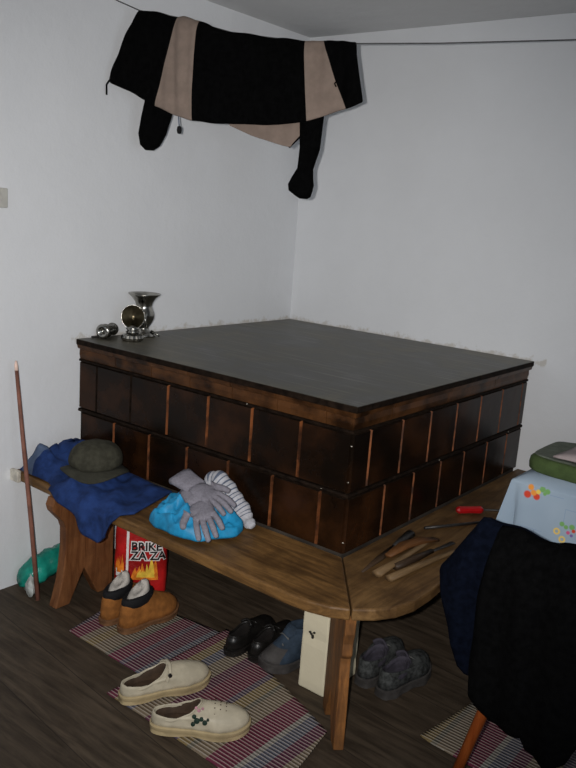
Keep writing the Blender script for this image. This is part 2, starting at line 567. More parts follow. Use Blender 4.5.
# ---------------------------------------------------------------- the room
RX, RY, RZ = 3.95, -4.55, 2.268
def struct(name, mb, m, **k):
    o = obj(name, mb, m, **k)
    o['kind'] = 'structure'
    return o
b = MB(); b.box((-.15, RY - .15, -.12), (RX + .15, .15, 0)); struct('floor', b, M_floor)
b = MB(); b.box((-.15, RY - .15, RZ), (RX + .15, .15, RZ + .12)); struct('ceiling', b, M_ceil)
b = MB(); b.box((-.15, RY - .15, 0), (0, .15, RZ)); struct('wall_left', b, M_wall)
b = MB(); b.box((0, 0, 0), (RX, .15, RZ)); struct('wall_back', b, M_wall)
def holed(a0, a1, w0, w1, z0, z1, f):
    m = MB()
    for (p, q, r, s_) in ((a0, w0, 0, RZ), (w1, a1, 0, RZ), (w0, w1, 0, z0), (w0, w1, z1, RZ)):
        m.box(*f(p, q, r, s_))
    return m
struct('wall_right', holed(RY, 0, -3.35, -2.15, .75, 1.85, lambda p, q, r, s_: ((RX, p, r), (RX + .15, q, s_))), M_wall)
struct('wall_front', holed(0, RX, .55, 1.75, .75, 1.85, lambda p, q, r, s_: ((p, RY - .15, r), (q, RY, s_))), M_wall)
def window(name, f, w0, w1):
    m = MB()
    z0, z1, t = .75, 1.85, .05
    mid = (w0 + w1) / 2
    for p, q, r, s_ in ((w0, w1, z0, z0 + t), (w0, w1, z1 - t, z1), (w0, w0 + t, z0, z1), (w1 - t, w1, z0, z1), (mid - t / 2, mid + t / 2, z0, z1)):
        m.box(*f(p, q, r, s_, .06, .11))
    o = struct(name, m, M_frame)
    g = MB(); g.box(*f(w0, w1, z0, z1, .08, .085))
    obj('window_pane', g, M_glass, o)
window('window_1', lambda p, q, r, s_, d0, d1: ((RX + d0, p, r), (RX + d1, q, s_)), -3.35, -2.15)
window('window_2', lambda p, q, r, s_, d0, d1: ((p, RY - d1, r), (q, RY - d0, s_)), .55, 1.75)

# socket at the left edge of the photograph
t = thing('wall_socket', (0, -1.655, 1.432), 'grey plastic socket plate on the white wall above the leaning stick', 'socket')
b = MB(); b.box((0, -1.70, 1.399), (.012, -1.612, 1.465)); obj('cover_plate', b, M_socket, t, bevel=.004)
b = MB(); b.lathe([(.0, .0), (.024, .0), (.024, .006), (.019, .006), (.017, .001), (0, .001)], (.012, -1.66, 1.432), 20, xf=Matrix.Rotation(PI / 2, 3, 'Y')); obj('outlet', b, M_socket, t)
for dy in (-.009, .009):
    b = MB(); b.lathe([(0, 0), (.0028, 0), (.0028, .003), (0, .003)], (.0125, -1.66 + dy, 1.432), 10, xf=Matrix.Rotation(PI / 2, 3, 'Y')); obj('pin_hole', b, M_ink, t)

# ---------------------------------------------------------------- the tiled stove
YF, XF = -1.294, 1.267
ZB = .46
st = thing('tiled_stove', (.63, -.65, 0), 'low wide corner stove of dark brown glazed tiles under a grey slab', 'stove')
def tile(mb, face, a0, a1, z0, z1, g=.0016, dep=.007, mi=0, edge=True):
    """one raised tile with chamfered edges; face 'L' lies on y=YF, face 'R' on x=XF"""
    c = .0042
    def P(a, z, d):
        return (a, YF - d, z) if face == 'L' else (XF + d, a, z)
    lo, hi = a0 + g, a1 - g
    zl, zh = z0 + g, z1 - g
    back = [P(lo, zl, -.004), P(hi, zl, -.004), P(hi, zh, -.004), P(lo, zh, -.004)]
    front = [P(lo + c, zl + c, dep), P(hi - c, zl + c, dep), P(hi - c, zh - c, dep), P(lo + c, zh - c, dep)]
    mb.add(back + front, [(4, 5, 6, 7)], mi)
    mb.add(back + front, [(i, (i + 1) % 4, 4 + (i + 1) % 4, 4 + i) for i in range(4)], [2, 0 if (hi > XF - .01 and face == 'L') else 1, 2, 0 if (lo < YF + .01 and face == 'R') else 1] if edge else 2)
rows = [('lower_tile_course', .46, .640, [0, .019, .214, .409, .602, .796, .986, 1.174, XF + .003], [YF - .003, -1.091, -.906, -.716, -.533, -.335, -.148, 0]),
        ('upper_tile_course', .652, .839, [0, .108, .303, .498, .692, .886, 1.083, XF + .003], [YF - .003, -1.203, -1.014, -.828, -.636, -.44, -.246, -.05, 0])]
for nm, z0, z1, ex, ey in rows:
    mb = MB()
    mb.box((0.002, YF + .004, z0), (XF - .004, -.002, z1), 2)
    for a0, a1 in zip(ex, ex[1:]):
        if a1 - a0 > .03: tile(mb, 'L', a0, a1, z0, z1, edge=not (z0 > .6 and a0 < .3))
    for a0, a1 in zip(ey, ey[1:]):
        if a1 - a0 > .03: tile(mb, 'R', a0, a1, z0, z1)
    obj(nm, mb, [M_glaze, M_seam, M_dkseam], st)
# the bead between the two courses
mb = MB()
prof = [(-.004, .639), (.0075, .640), (.0105, .646), (.0075, .652), (-.004, .653)]
def sweep(mb, prof, mi=0):
    rings = []
    for path in (lambda o: (0.0015, YF - o), lambda o: (XF + o, YF - o), lambda o: (XF + o, -.0015)):
        rings.append([(path(o)[0], path(o)[1], z) for o, z in prof])
    mb.loft(rings, mi, True, True)
sweep(mb, prof); obj('course_bead', mb, M_dkseam, st)
mb = MB(); sweep(mb, [(-.004, .8385), (.008, .839), (.009, .846), (.004, .848), (-.004, .848)]); obj('cornice_bead', mb, M_dkseam, st)
# flared cornice, split in pieces like the tiles under it
mb = MB()
cp = [(0, .846), (.004, .848), (.008, .868), (.006, .886), (.016, .890), (.020, .9045), (-.02, .9045)]
def cornseg(face, a0, a1, mit0=False, mit1=False):
    r = []
    for a, mt in ((a0, mit0), (a1, mit1)):
        ring = []
        for o, z in cp:
            if face == 'L':
                ring.append((a + (max(o, 0) if mt else 0), YF - o, z))
            else:
                ring.append((XF + o, a - (max(o, 0) if mt else 0), z))
        r.append(ring)
    mb.loft(r)
cx = [0.001, .214, .409, .602, .796, .986, 1.174]
for a0, a1 in zip(cx, cx[1:]): cornseg('L', a0 + .0012, a1 - .0012)
cornseg('L', 1.1752, XF, False, True)
cy = [YF, -1.091, -.716, -.335, -.002]
cornseg('R', YF, -1.0922, True, False)
for a0, a1 in zip(cy[1:], cy[2:]): cornseg('R', a0 + .0012, a1 - .0012)
obj('cornice', mb, M_cornice, st)
mb = MB(); mb.box((.0015, YF - .001, .84), (XF + .001, -.0015, .9042)); obj('cornice_core', mb, M_seam, st)
mb = MB(); mb.box((.0015, YF - .024, .9048), (XF + .024, -.0015, .926)); mb.m = [1, 0, 1, 1, 1, 1]; obj('top_slab', mb, [M_slab, M_dkseam], st, bevel=.003)
# chips where the glaze has broken off along the edges
for (x, y, z) in ((.866, YF - .0095, .846), (.02, YF - .010, .648), (XF + .002, YF - .003, .80), (1.18, YF - .010, .648), (XF + .003, YF - .004, .50), (XF + .003, YF - .005, .69), (XF + .010, -.74, .648), (XF + .010, -.15, .648), (XF + .011, -.02, .86)):
    mb = MB()
    r = .0030
    vs = [(x + r * random.uniform(-1, 1) * (1.6 if k < 4 else 1), y + r * random.uniform(-.4, .4), z + r * random.uniform(-.7, .7)) for k in range(7)]
    mb.add(vs, [(0, 1, 2), (0, 2, 3), (3, 4, 5), (4, 5, 6), (1, 5, 6)])
    tag(obj('glaze_chip', mb, M_chip, st), 'white chip on the tile edge')
mb = MB(); mb.box((.0015, YF + .004, .4255), (XF - .004, -.0015, .4598)); obj('stove_floor', mb, M_base, st)
mb = MB(); mb.box((.0015, -.42, 0), (1.05, -.0015, .4255)); obj('masonry_base', mb, M_base, st)

# ---------------------------------------------------------------- white post under the stove corner
mb = MB()
rings = []
for z in [i * .4245 / 14 for i in range(15)]:
    rings.append([(x + .003 * fbm(x, z, 1, 20), y + .003 * fbm(y, z, 4, 20), z) for x, y in ((1.173, -1.335), (1.273, -1.335), (1.273, -1.155), (1.173, -1.155))])
mb.loft(rings)
t = tag(obj('post', mb, M_post, loc=(1.22, -1.265, 0), bevel=.006), 'white plastered post with a nail mark holding up the stove corner', 'post')
mb = MB()
for dx, dz in ((-.009, .005), (-.004, .001), (.001, -.004), (.002, -.010), (.007, .008)):
    mb.box((1.215 + dx - .0028, -1.3415, .193 + dz - .0022), (1.215 + dx + .0028, -1.3340, .193 + dz + .0022))
obj('nail_mark', mb, M_iron, t)

# ---------------------------------------------------------------- corner bench
bn = thing('corner_bench', (.8, -1.45, 0), 'worn brown plank bench running round two sides of the tiled stove', 'bench')
def plank(name, poly, m, z0=.425, z1=.46):
    mb = MB(); mb.prism(poly, z0, z1)
    return obj(name, mb, m, bn, bevel=.006)
outer = [(.40, -1.597), (.79, -1.600), (1.16, -1.604), (1.30, -1.606), (1.37, -1.600), (1.43, -1.583), (1.477, -1.555)]
plank('seat_plank', [(.001, -1.304), (.001, -1.586)] + outer + [(1.277, -1.306)], M_bench_x)
plank('seat_plank', [(1.279, -1.305), (1.4795, -1.553), (1.525, -1.508), (1.556, -1.455), (1.573, -1.39), (1.574, -1.30), (1.562, -1.15), (1.556, -.8), (1.548, -.001), (1.279, -.001)], M_bench_y)
mb = MB(); mb.box((.0015, -1.602, .424), (.05, -1.587, .468)); tag(obj('end_bracket', mb, M_chip, bn, bevel=.003), 'chipped whitewashed end of the plank')
# left trestle board, sawn feet and a V notch
prof = [(-1.595, .424), (-1.606, .397), (-1.600, .375), (-1.581, .353), (-1.556, .325), (-1.546, .298), (-1.545, .229), (-1.552, .16), (-1.561, .098), (-1.588, .001), (-1.528, .001), (-1.465, .125), (-1.400, .001), (-1.331, .001), (-1.331, .424)]
mb = MB(); mb.slabxf(prof, .042, lambda a, z, c: (.245 + c, a, z)); obj('trestle_leg', mb, M_trestle, bn, bevel=.004)
# corner trestle board, set on the diagonal
dg = Vector((.70, -.714, 0)).normalized(); ng = Vector((-dg.y, dg.x, 0)); og = Vector((1.306, -1.359, 0))
lp = [(0, .4245), (0, .001), (.048, .001), (.095, .11), (.158, .001), (.206, .001), (.200, .15), (.190, .26), (.191, .275), (.204, .29), (.202, .325), (.214, .36), (.216, .4245)]
mb = MB(); mb.slabxf(lp, .030, lambda a, z, c: og + dg * a + ng * c + Vector((0, 0, z))); obj('trestle_leg', mb, M_legdark, bn, bevel=.004)
mb = MB(); mb.box((1.30, -.06, 0), (1.53, -.02, .424)); obj('trestle_leg', mb, M_legdark, bn, bevel=.004)

# ---------------------------------------------------------------- rag rugs
def rug(name, corners, m, z, label, loc):
    mb = MB()
    A, B_, C, D = [Vector((x, y, 0)) for x, y in corners]   # A->B long, D->C long
    nu, nv = 60, 24
    vs, fs = [], []
    for j in range(nv + 1):
        for i in range(nu + 1):
            u, v = i / nu, j / nv
            p = (A * (1 - u) + B_ * u) * (1 - v) + (D * (1 - u) + C * u) * v
            e = .004 * fbm(p.x, p.y, z * 50, 9)
            vs.append((p.x + .3 * e, p.y + e * (1 if j in (0, nv) else .3), z + .0025 + .0025 * abs(fbm(p.x, p.y, 3, 5))))
    n = nu + 1
    for j in range(nv):
        for i in range(nu):
            fs.append((j * n + i, j * n + i + 1, (j + 1) * n + i + 1, (j + 1) * n + i))
    mb.add(vs, fs)
    o = obj(name, mb, m, loc=loc, smooth=True, solid=.004)
    return tag(o, label, 'rug', 'striped rag rugs')
rug('rag_rug', [(.423, -1.645), (.96, -1.655), (.93, -1.27), (.355, -1.335)], M_rug1, .002, 'striped rag rug under the tan boots, tucked below the clogs rug', (.65, -1.47, 0))
rug('rag_rug', [(.802, -1.789), (1.445, -1.80), (1.388, -1.470), (.80, -1.26)], M_rug2, .0085, 'striped rag rug under the two white clogs', (1.1, -1.6, 0))
rug('rag_rug', [(1.587, -1.292), (2.45, -1.38), (2.46, -1.02), (1.635, -.985)], M_rug3, .002, 'striped rag rug under the chair hung with black clothes', (2.0, -1.15, 0))

# ---------------------------------------------------------------- clothes line and jacket
LO = Vector((0, -1.2, 0)); LD = Vector((1, .476, 0)).normalized(); LN = Vector((LD.y, -LD.x, 0))   # LN points to the camera side
def LP(s, z, n=0.0):
    return LO + LD * s + LN * n + Vector((0, 0, z))
LINE = [(0, 2.166), (.04, 2.150), (.124, 2.119), (.277, 2.098), (.353, 2.080), (.487, 2.050), (.733, 2.030), (.921, 2.028), (1.2, 2.036), (1.624, 2.057), (2.2, 2.085), (2.79, 2.115)]
t = thing('clothesline', LP(0, 2.16), 'thin dark cord strung across the corner carrying the black and tan jacket', 'clothesline')
mb = MB(); mb.tube([LP(s, z) for s, z in LINE], .0022, 8); obj('cord', mb, M_rope, t, smooth=True)
for s, z in (LINE[0], LINE[-1]):
    mb = MB(); p = LP(s, z)
    w = Vector((0, p.y, z)) if s == 0 else Vector((p.x, 0, z))
    mb.tube([w + Vector((.0, 0, .0)), w + Vector((.01, -.006, 0)), w + Vector((.014, -.012, .006)), w + Vector((.008, -.016, .014))], .003, 8)
    obj('hook', mb, M_iron, t)
jk = thing('fleece_jacket', LP(.5, 1.75), 'black and tan fleece jacket hung over the cord above the stove', 'jacket')
# columns along the cord: (s at cord, s at the front hem, hem height, s at the back hem, back hem height, material of the strip to the right)
cols = [(.128, .018, 1.872, .10, 1.93, 0), (.17, .10, 1.838, .17, 1.90, 0), (.278, .205, 1.793, .25, 1.88, 1), (.318, .275, 1.765, .31, 1.86, 1), (.352, .348, 1.748, .36, 1.84, 0), (.43, .43, 1.742, .44, 1.84, 0),
        (.55, .55, 1.744, .55, 1.83, 0), (.66, .668, 1.748, .66, 1.83, 0), (.738, .765, 1.764, .745, 1.84, 1), (.80, .905, 1.812, .83, 1.85, 0), (.86, .935, 1.824, .87, 1.87, 0), (.915, .958, 1.836, .925, 1.88, 0)]
fine = []
for a, c in zip(cols, cols[1:]):
    k = 5
    for i in range(k):
        tt = i / k
        fine.append([a[q] + (c[q] - a[q]) * tt for q in range(5)] + [a[5]])
fine.append(list(cols[-1]))
mb = MB()
nv = 26
vs, ms, fs = [], [], []
for s0, sf, zf, sb, zb, mi in fine:
    zt = interp(LINE, s0) + .011 + .006 * math.sin(s0 * 40) * (1 if s0 < .4 else .35) + .010 * math.exp(-((s0 - .30) / .035) ** 2)
    for j in range(nv + 1):
        v = j / nv
        if v < .6:                       # front, hem upwards
            q = v / .6
            s = sf + (s0 - sf) * q
            z = zf + (zt - zf) * (1 - (1 - q) ** 1.0)
            n = .022 + .012 * math.sin(PI * q) if q < 1 else 0
            n *= min(1, (1 - q) * 6) ** .5
            zz = z - .0
        else:
            q = (v - .6) / .4
            s = s0 + (sb - s0) * q
            z = zt + (zb - zt) * q
            n = -.020 * min(1, q * 5) ** .5
            zz = z
        w = .012 * fbm(s * 7, z * 3, 2.0) + .007 * math.sin(s * 46 + 3 * z) + (.006 * math.sin(s * 120 + 5 * z) if s < .42 or s > .72 else 0)
        if abs(q) < .02 or (v < .6 and q > .93): w *= .3
        vs.append(LP(s, zz + .004 * fbm(s, 0, 9, 14), n + w * (1 if v < .6 else .4)))
n = nv + 1
for i in range(len(fine) - 1):
    for j in range(nv):
        fs.append((i * n + j, (i + 1) * n + j, (i + 1) * n + j + 1, i * n + j + 1)); ms.append(fine[i][5])
mb.add(vs, fs, ms)
obj('body', mb, [M_black, M_tan], jk, smooth=True, solid=.007, sub=1)
def flatloft(mb, rows, plane, mi=0, n=20, p=3.0, wr=.004):
    """rows: (height, left, right, depth centre, half thickness); plane(a, depth, z) -> point"""
    rings = []
    for z, l, r, dc, th in rows:
        ring = []
        for a, d in superring((r - l) / 2, th, n, p):
            w = wr * fbm((l + r) / 2 + a, z, d * 9, 9)
            ring.append(plane((l + r) / 2 + a + w * .3, dc + d + w, z))
        rings.append(ring)
    mb.loft(rings)
JP = lambda a, d, z: LP(a, z, d)
def smoothrows(rows, k=4):
    out = []
    for i in range(len(rows) - 1):
        for q in range(k):
            t_ = q / k
            out.append(tuple(x + (y - x) * t_ for x, y in zip(rows[i], rows[i + 1])))
    out.append(rows[-1])
    return out
mb = MB(); flatloft(mb, smoothrows([(1.90, .17, .275, -.03, .016), (1.83, .145, .265, -.03, .02), (1.76, .130, .245, -.032, .022), (1.70, .119, .226, -.034, .02), (1.66, .128, .204, -.034, .018), (1.642, .148, .180, -.034, .008)]), JP)
obj('sleeve', mb, M_black, jk, smooth=True)
mb = MB(); flatloft(mb, smoothrows([(1.90, .73, .83, -.028, .02), (1.78, .731, .817, -.03, .022), (1.68, .738, .811, -.032, .022), (1.61, .735, .792, -.032, .02), (1.575, .715, .795, -.032, .02), (1.552, .704, .799, -.032, .02), (1.53, .708, .795, -.032, .018), (1.512, .735, .790, -.032, .014), (1.504, .75, .778, -.032, .006)]), JP)
obj('sleeve', mb, M_black, jk, smooth=True)
mb = MB()
fl_ = [(.45, 1.80), (.475, 1.743), (.56, 1.712), (.675, 1.684), (.705, 1.680), (.738, 1.722), (.748, 1.80)]
mb.slabxf(fl_, .008, lambda a, z, c: LP(a, z, -.024 + c)); tag(obj('hem_flap', mb, M_tan, jk, bevel=.002), 'tan inner flap hanging below the hem')
mb = MB(); mb.tube([LP(.700, 1.679, -.024), LP(.742, 1.722, -.024), LP(.752, 1.79, -.024)], .004, 6); obj('flap_binding', mb, M_black, jk)
mb = MB(); mb.tube([LP(.292, 1.775, .02), LP(.297, 1.745, .022), LP(.30, 1.722, .022)], .0022, 6); c_ = obj('drawcord', mb, M_sockg, jk)
mb = MB(); mb.lathe([(0, -.014), (.007, -.012), (.0095, 0), (.007, .012), (0, .014)], LP(.30, 1.715, .022), 12); obj('toggle', mb, M_collarblk, c_, smooth=True)
mb = MB(); mb.tube([LP(.022, 1.876, .02), LP(.012, 1.86, .022), LP(.013, 1.825, .022)], .0035, 6); obj('zip_pull', mb, M_black, jk)
mb = MB(); mb.tube([LP(.872, 1.90, .055), LP(.862, 1.888, .056), LP(.868, 1.878, .056)], .003, 6); obj('zip_pull', mb, M_black, jk)

# ---------------------------------------------------------------- pewter ware on the stove
ZS = .9262
t = thing('pewter_vase', (.072, -1.045, ZS), 'upright shiny pewter vase with a flared rim on the stove slab', 'vase')
mb = MB(); mb.lathe([(0, .001), (.048, .001), (.05, .006), (.034, .016), (.022, .028), (.020, .036), (.030, .050), (.041, .072), (.043, .090), (.036, .108), (.031, .120), (.036, .138), (.050, .157), (.063, .168), (.0645, .172), (.060, .170), (.043, .152), (.028, .125), (.0, .115)], (.072, -1.045, ZS), 32); obj('bowl', mb, M_steel, t, smooth=True)
mb = MB(); mb.tube([(.072 + .033, -1.045 - .026, ZS + .10), (.072 + .058, -1.09, ZS + .095), (.072 + .066, -1.095, ZS + .065), (.072 + .045, -1.075, ZS + .045), (.072 + .024, -1.06, ZS + .042)], .005, 8); obj('handle', mb, M_steel, t, smooth=True)
for a in (.6, 2.0, 4.4):
    mb = MB(); cx_, cy_ = .072 + .055 * math.cos(a), -1.045 + .055 * math.sin(a)
    mb.tube([(.072 + .03 * math.cos(a), -1.045 + .03 * math.sin(a), ZS + .022), (cx_, cy_, ZS + .012), (.072 + .066 * math.cos(a), -1.045 + .066 * math.sin(a), ZS + .005)], [.006, .005, .0045], 8); obj('foot', mb, M_steel, t, smooth=True)
# goblet leaning so that its mouth faces the room
def rotto(v):
    return Vector((0, 0, 1)).rotation_difference(Vector(v).normalized()).to_matrix()
def rotto(v):
    return Vector((0, 0, 1)).rotation_difference(Vector(v).normalized()).to_matrix()
t = thing('pewter_goblet', (.140, -1.160, ZS), 'squat pewter goblet with a tilted round bowl facing the room on a fluted foot', 'goblet')
xf = rotto((.70, -.66, .10))
gc = Vector((.120, -1.142, ZS + .090))
mb = MB(); mb.lathe([(0, -.052), (.016, -.050), (.030, -.040), (.041, -.020), (.0455, 0), (.046, .008), (.0445, .0085), (.042, .004)], gc, 36, xf=xf); obj('bowl', mb, M_steel, t, smooth=True)
mb = MB(); mb.lathe([(.0425, .0065), (.036, .0), (.024, -.008), (.010, -.012), (0, -.0125)], gc, 36, xf=xf); tag(obj('bowl_inside', mb, M_steel_in, t, smooth=True), 'tarnished inside of the bowl')
FX, FY = .140, -1.160
mb = MB()
rings = []
for q_, z in ((.0, .001), (.034, .001), (.038, .004), (.041, .014), (.038, .024), (.026, .028), (0, .028)):
    rings.append([(FX + q_ * (1 + (.07 if (k // 2) % 2 else 0)) * math.cos(2 * PI * k / 48), FY + q_ * (1 + (.07 if (k // 2) % 2 else 0)) * math.sin(2 * PI * k / 48), ZS + z) for k in range(48)])
mb.loft(rings); obj('fluted_foot', mb, M_steel, t)
mb = MB(); mb.lathe([(0, .028), (.022, .028), (.027, .034), (.020, .040), (.028, .047), (.020, .054), (.012, .060), (0, .062)], (FX - .008, FY + .008, ZS), 24); obj('stem', mb, M_steel, t, smooth=True)
t = thing('candlestick', (.05, -1.22, ZS), 'small ribbed pewter candlestick lying on its side at the slab end', 'candlestick')
xf = rotto((.42, -.88, .0)); gc = Vector((.048, -1.212, ZS + .030))
mb = MB(); mb.lathe([(0, -.055), (.016, -.055), (.018, -.045), (.012, -.038), (.020, -.030), (.022, -.022), (.014, -.015), (.024, -.006), (.027, .004), (.018, .012), (.026, .02), (.029, .03), (.024, .036), (.014, .037), (.010, .02), (0, .02)], gc, 28, xf=xf); obj('stem', mb, M_steel, t, smooth=True)
mb = MB(); mb.lathe([(0, -.058), (.024, -.058), (.025, -.055), (.0, -.053)], gc, 24, xf=xf); obj('foot', mb, M_steel, t, smooth=True)
mb = MB(); mb.tube([(.045, -1.215, ZS + .005), (.030, -1.235, ZS + .006), (.022, -1.262, ZS + .005)], [.004, .005, .004], 8); tag(obj('metal_scrap', mb, M_iron, loc=(.03, -1.24, ZS)), 'small dark bent rod lying at the left end of the slab', 'rod')

# ---------------------------------------------------------------- stick leaning by the bench
t = thing('walking_stick', (.155, -1.594, 0), 'long thin reddish stick leaning upright past the bench end', 'stick')
a_, b_ = Vector((.169, -1.596, .006)), Vector((.060, -1.612, .845))
mb = MB(); mb.tube([a_, a_.lerp(b_, .35) + Vector((.003, 0, 0)), a_.lerp(b_, .7), b_], [.0085, .008, .0075, .0065], 10); obj('shaft', mb, M_stick, t, smooth=True)
mb = MB(); mb.tube([b_, b_ + Vector((-.003, 0, .02)), b_ + Vector((-.004, 0, .034))], [.0068, .006, .003], 10); tag(obj('tip', mb, M_sticktip, t, smooth=True), 'pale tip')

# ---------------------------------------------------------------- teal bag on the floor by the wall
t = thing('plastic_bag', (.09, -1.45, 0), 'teal plastic bag with a cloudy end lying against the left wall', 'bag')
mb = MB(); rings = []
for i in range(17):
    q = i / 16
    y = -1.60 + .26 * q
    zc = .045 + .095 * q
    r = .042 + .010 * math.sin(q * 5) + .004 * math.sin(q * 31)
    r *= min(1, .55 + q * 4)
    rings.append([(.062 + .03 * q + r * (1 + .16 * fbm(k, q * 9, 2, .6)) * math.cos(2 * PI * k / 22), y + .006 * fbm(k, q, 5, 2), max(.003, zc + r * (1 + .16 * fbm(k, q * 9, 7, .6)) * math.sin(2 * PI * k / 22))) for k in range(22)])
mb.loft(rings); obj('bag_body', mb, M_teal, t, smooth=True)
mb = MB(); rings = []
for i in range(9):
    q = i / 8
    r = (.040 - .012 * q) * (1 - .25 * q * q)
    rings.append([(.085 + .045 * q + r * (1 + .22 * fbm(k, q * 7, 3, .8)) * math.cos(2 * PI * k / 18), -1.575 - .03 * q + .01 * fbm(k, q, 5, 2), max(.003, .038 - .012 * q + r * (1 + .22 * fbm(k, q * 7, 9, .8)) * math.sin(2 * PI * k / 18))) for k in range(18)])
mb.loft(rings); tag(obj('bag_end', mb, M_clear, t, smooth=True), 'cloudy see-through crumpled end')

# ---------------------------------------------------------------- charcoal bag under the bench
BW, BD, BH = .098, .056, .395
bang = math.radians(44)
t = thing('charcoal_bag', (.358, -1.272, 0), 'red paper-film charcoal bag with flames and black lettering under the bench', 'bag', rz=bang)
def bagsec(z):
    q = z / BH
    return BW * (1 - .10 * q ** 3), BD * (1 - .55 * max(0, q - .55) / .45) * (1 + .06 * math.sin(q * 9))
mb = MB(); rings = []
for i in range(23):
    z = .002 + (BH - .002) * i / 22
    a, d = bagsec(z)
    k = .93 if i == 0 else 1
    rings.append([(x * k + .002 * fbm(x, z, 1, 25), y * k + .003 * fbm(x, z, y * 20, 16), z) for x, y in superring(a, d, 44, 3.6)])
mb.loft(rings); obj('bag_body', mb, M_red, t, world=False, smooth=True)
def front(a, z, off=.0035):
    A, D = bagsec(z)
    r = min(.999, abs(a / A))
    return (a, -D * (1 - r ** 3.6) ** (1 / 3.6) - off, z)
def decal(name, quads, m, off=.0045, label=None):
    mb = MB()
    for poly in quads:
        mb.add([front(a, z, off) for a, z in poly], [tuple(range(len(poly)))])
    o = obj(name, mb, m, t, world=False)
    if label: o['label'] = label
    return o
st_q = []
for i in range(20):
    z0, z1 = .03 + .35 * i / 20, .03 + .35 * (i + 1) / 20
    c0, c1 = [-.047 - .010 * max(0, (z - .30) / .1) for z in (z0, z1)]
    st_q.append([(c0 - .0045, z0), (c0 + .0045, z0), (c1 + .0045, z1), (c1 - .0045, z1)])
decal('seam_strip', st_q, M_whitefilm, .005, 'white strip down the bag')
def flame(cx, z0, w, h, seed):
    r = random.Random(seed)
    out = []
    for i in range(6):
        x = cx - w / 2 + w * (i + .5) / 6
        hh = h * (.45 + .55 * r.random())
        ww = w / 6 * .9
        out.append([(x - ww, z0), (x + ww, z0), (x + ww * .7, z0 + hh * .45), (x + ww * .2 + r.uniform(-.006, .006), z0 + hh), (x - ww * .6, z0 + hh * .5)])
    return out
decal('flame_print', flame(.018, .075, .09, .085, 3) + flame(-.075, .10, .03, .075, 5), M_flame_o, .0045, 'orange flames')
decal('flame_core', flame(.022, .085, .06, .055, 8) + [[(.03, .10), (.055, .10), (.05, .135), (.042, .165), (.035, .13)]], M_flame_y, .0052, 'yellow flame cores')
def text_on(name, body, size, a0, z0, m, off, bold, squash=1.0):
    cu = bpy.data.curves.new('lettering', 'FONT')
    cu.body = body
    cu.size = size
    cu.offset = bold
    cu.resolution_u = 3
    tmp = bpy.data.objects.new('lettering', cu)
    me = bpy.data.meshes.new_from_object(tmp)
    bpy.data.objects.remove(tmp)
    mb = MB()
    mb.add([front(min(BW * .97, a0 + v.co.x * squash), z0 + v.co.y, off) for v in me.vertices], [tuple(p.vertices) for p in me.polygons])
    bpy.data.meshes.remove(me)
    return obj(name, mb, m, t, world=False)
for i, (w_, z_) in enumerate((('BRIKE', .190), ('ZA ZA', .154))):
    text_on('lettering_outline', w_, .046, -.034, z_, M_whitefilm, .0050, .0048, .95)
    text_on('lettering', w_, .046, -.034, z_, M_ink, .0060, .0012, .95)
decal('printed_badge', [[(-.088, .085), (-.064, .085), (-.064, .11), (-.088, .115)]], M_whitefilm, .0054, 'small white badge on the bag side')

# ---------------------------------------------------------------- navy work jacket on the bench
wj = thing('work_jacket', (.3, -1.45, ZB), 'crumpled navy work jacket spread along the bench and hanging over its edge', 'jacket')
mb = MB(); nu, nv = 64, 40
vs, fs = [], []
hem = [(.02, -.02), (.15, -.022), (.22, -.018), (.27, .004), (.33, .03), (.40, .055), (.46, .10), (.51, .115), (.55, .085), (.59, .02), (.62, -.05)]
back = [(.02, .235), (.12, .265), (.25, .28), (.62, .28)]
mound = [(.02, .05), (.05, .082), (.11, .078), (.20, .062), (.29, .035), (.40, .020), (.5, .016), (.62, .008)]
for i in range(nu + 1):
    x = .035 + .585 * i / nu
    h0 = interp(hem, x); bk = interp(back, x); mo = interp(mound, x)
    for j in range(nv + 1):
        v = j / nv
        yb = -1.60
        d = -h0 + (bk + h0) * v          # distance inward from the bench edge (negative = hanging)
        xx = x + .02 * (v - .5) * math.sin(x * 9) - (.05 * v if x > .4 else 0) * (x - .4) / .2
        edge = min(1, v * 5) * min(1, (1 - v) * 6) * min(1, i / 4) * min(1, (nu - i) / 5)
        fold = (.5 + .5 * fbm(xx * 9 + d * 4, d * 14, 1.3)) 
        z = ZB + .006 + mo * (edge ** .5) * (.35 + 1.15 * fold) * (1 - .35 * math.exp(-((v - .38) / .09) ** 2) * (x < .26)) + .006 * math.sin(xx * 60 + d * 35) * edge
        if d > .0:
            y = yb + d
            if d < .03:
                z -= (0.03 - d) * .25
        else:
            y = yb - .014 - .010 * fold - .01 * math.sin(xx * 45) * min(1, -d * 20)
            z = ZB + .0 + d + .006 * fold
        z = max(z, ZB + .006) if d > 0 else z
        vs.append((xx, y, z))
n = nv + 1
for i in range(nu):
    for j in range(nv):
        fs.append((i * n + j, (i + 1) * n + j, (i + 1) * n + j + 1, i * n + j + 1))
jm = []
for f in fs:
    c_ = sum((Vector(vs[i]) for i in f), Vector()) / 4
    w_ = .018 * fbm(c_.x * 30, c_.y * 30, 4)
    a_in = ((c_.x - .075) / .040) ** 2 + ((c_.y + 1.545) / .050) ** 2 < 1 + w_ * 20
    b_in = ((c_.x - .205) / .060) ** 2 + ((c_.y + 1.41) / .055) ** 2 < 1 + w_ * 20
    jm.append(1 if (a_in or b_in) else 0)
mb.add(vs, fs, jm); obj('jacket_body', mb, [M_navy, M_slate], wj, smooth=True, solid=.007)
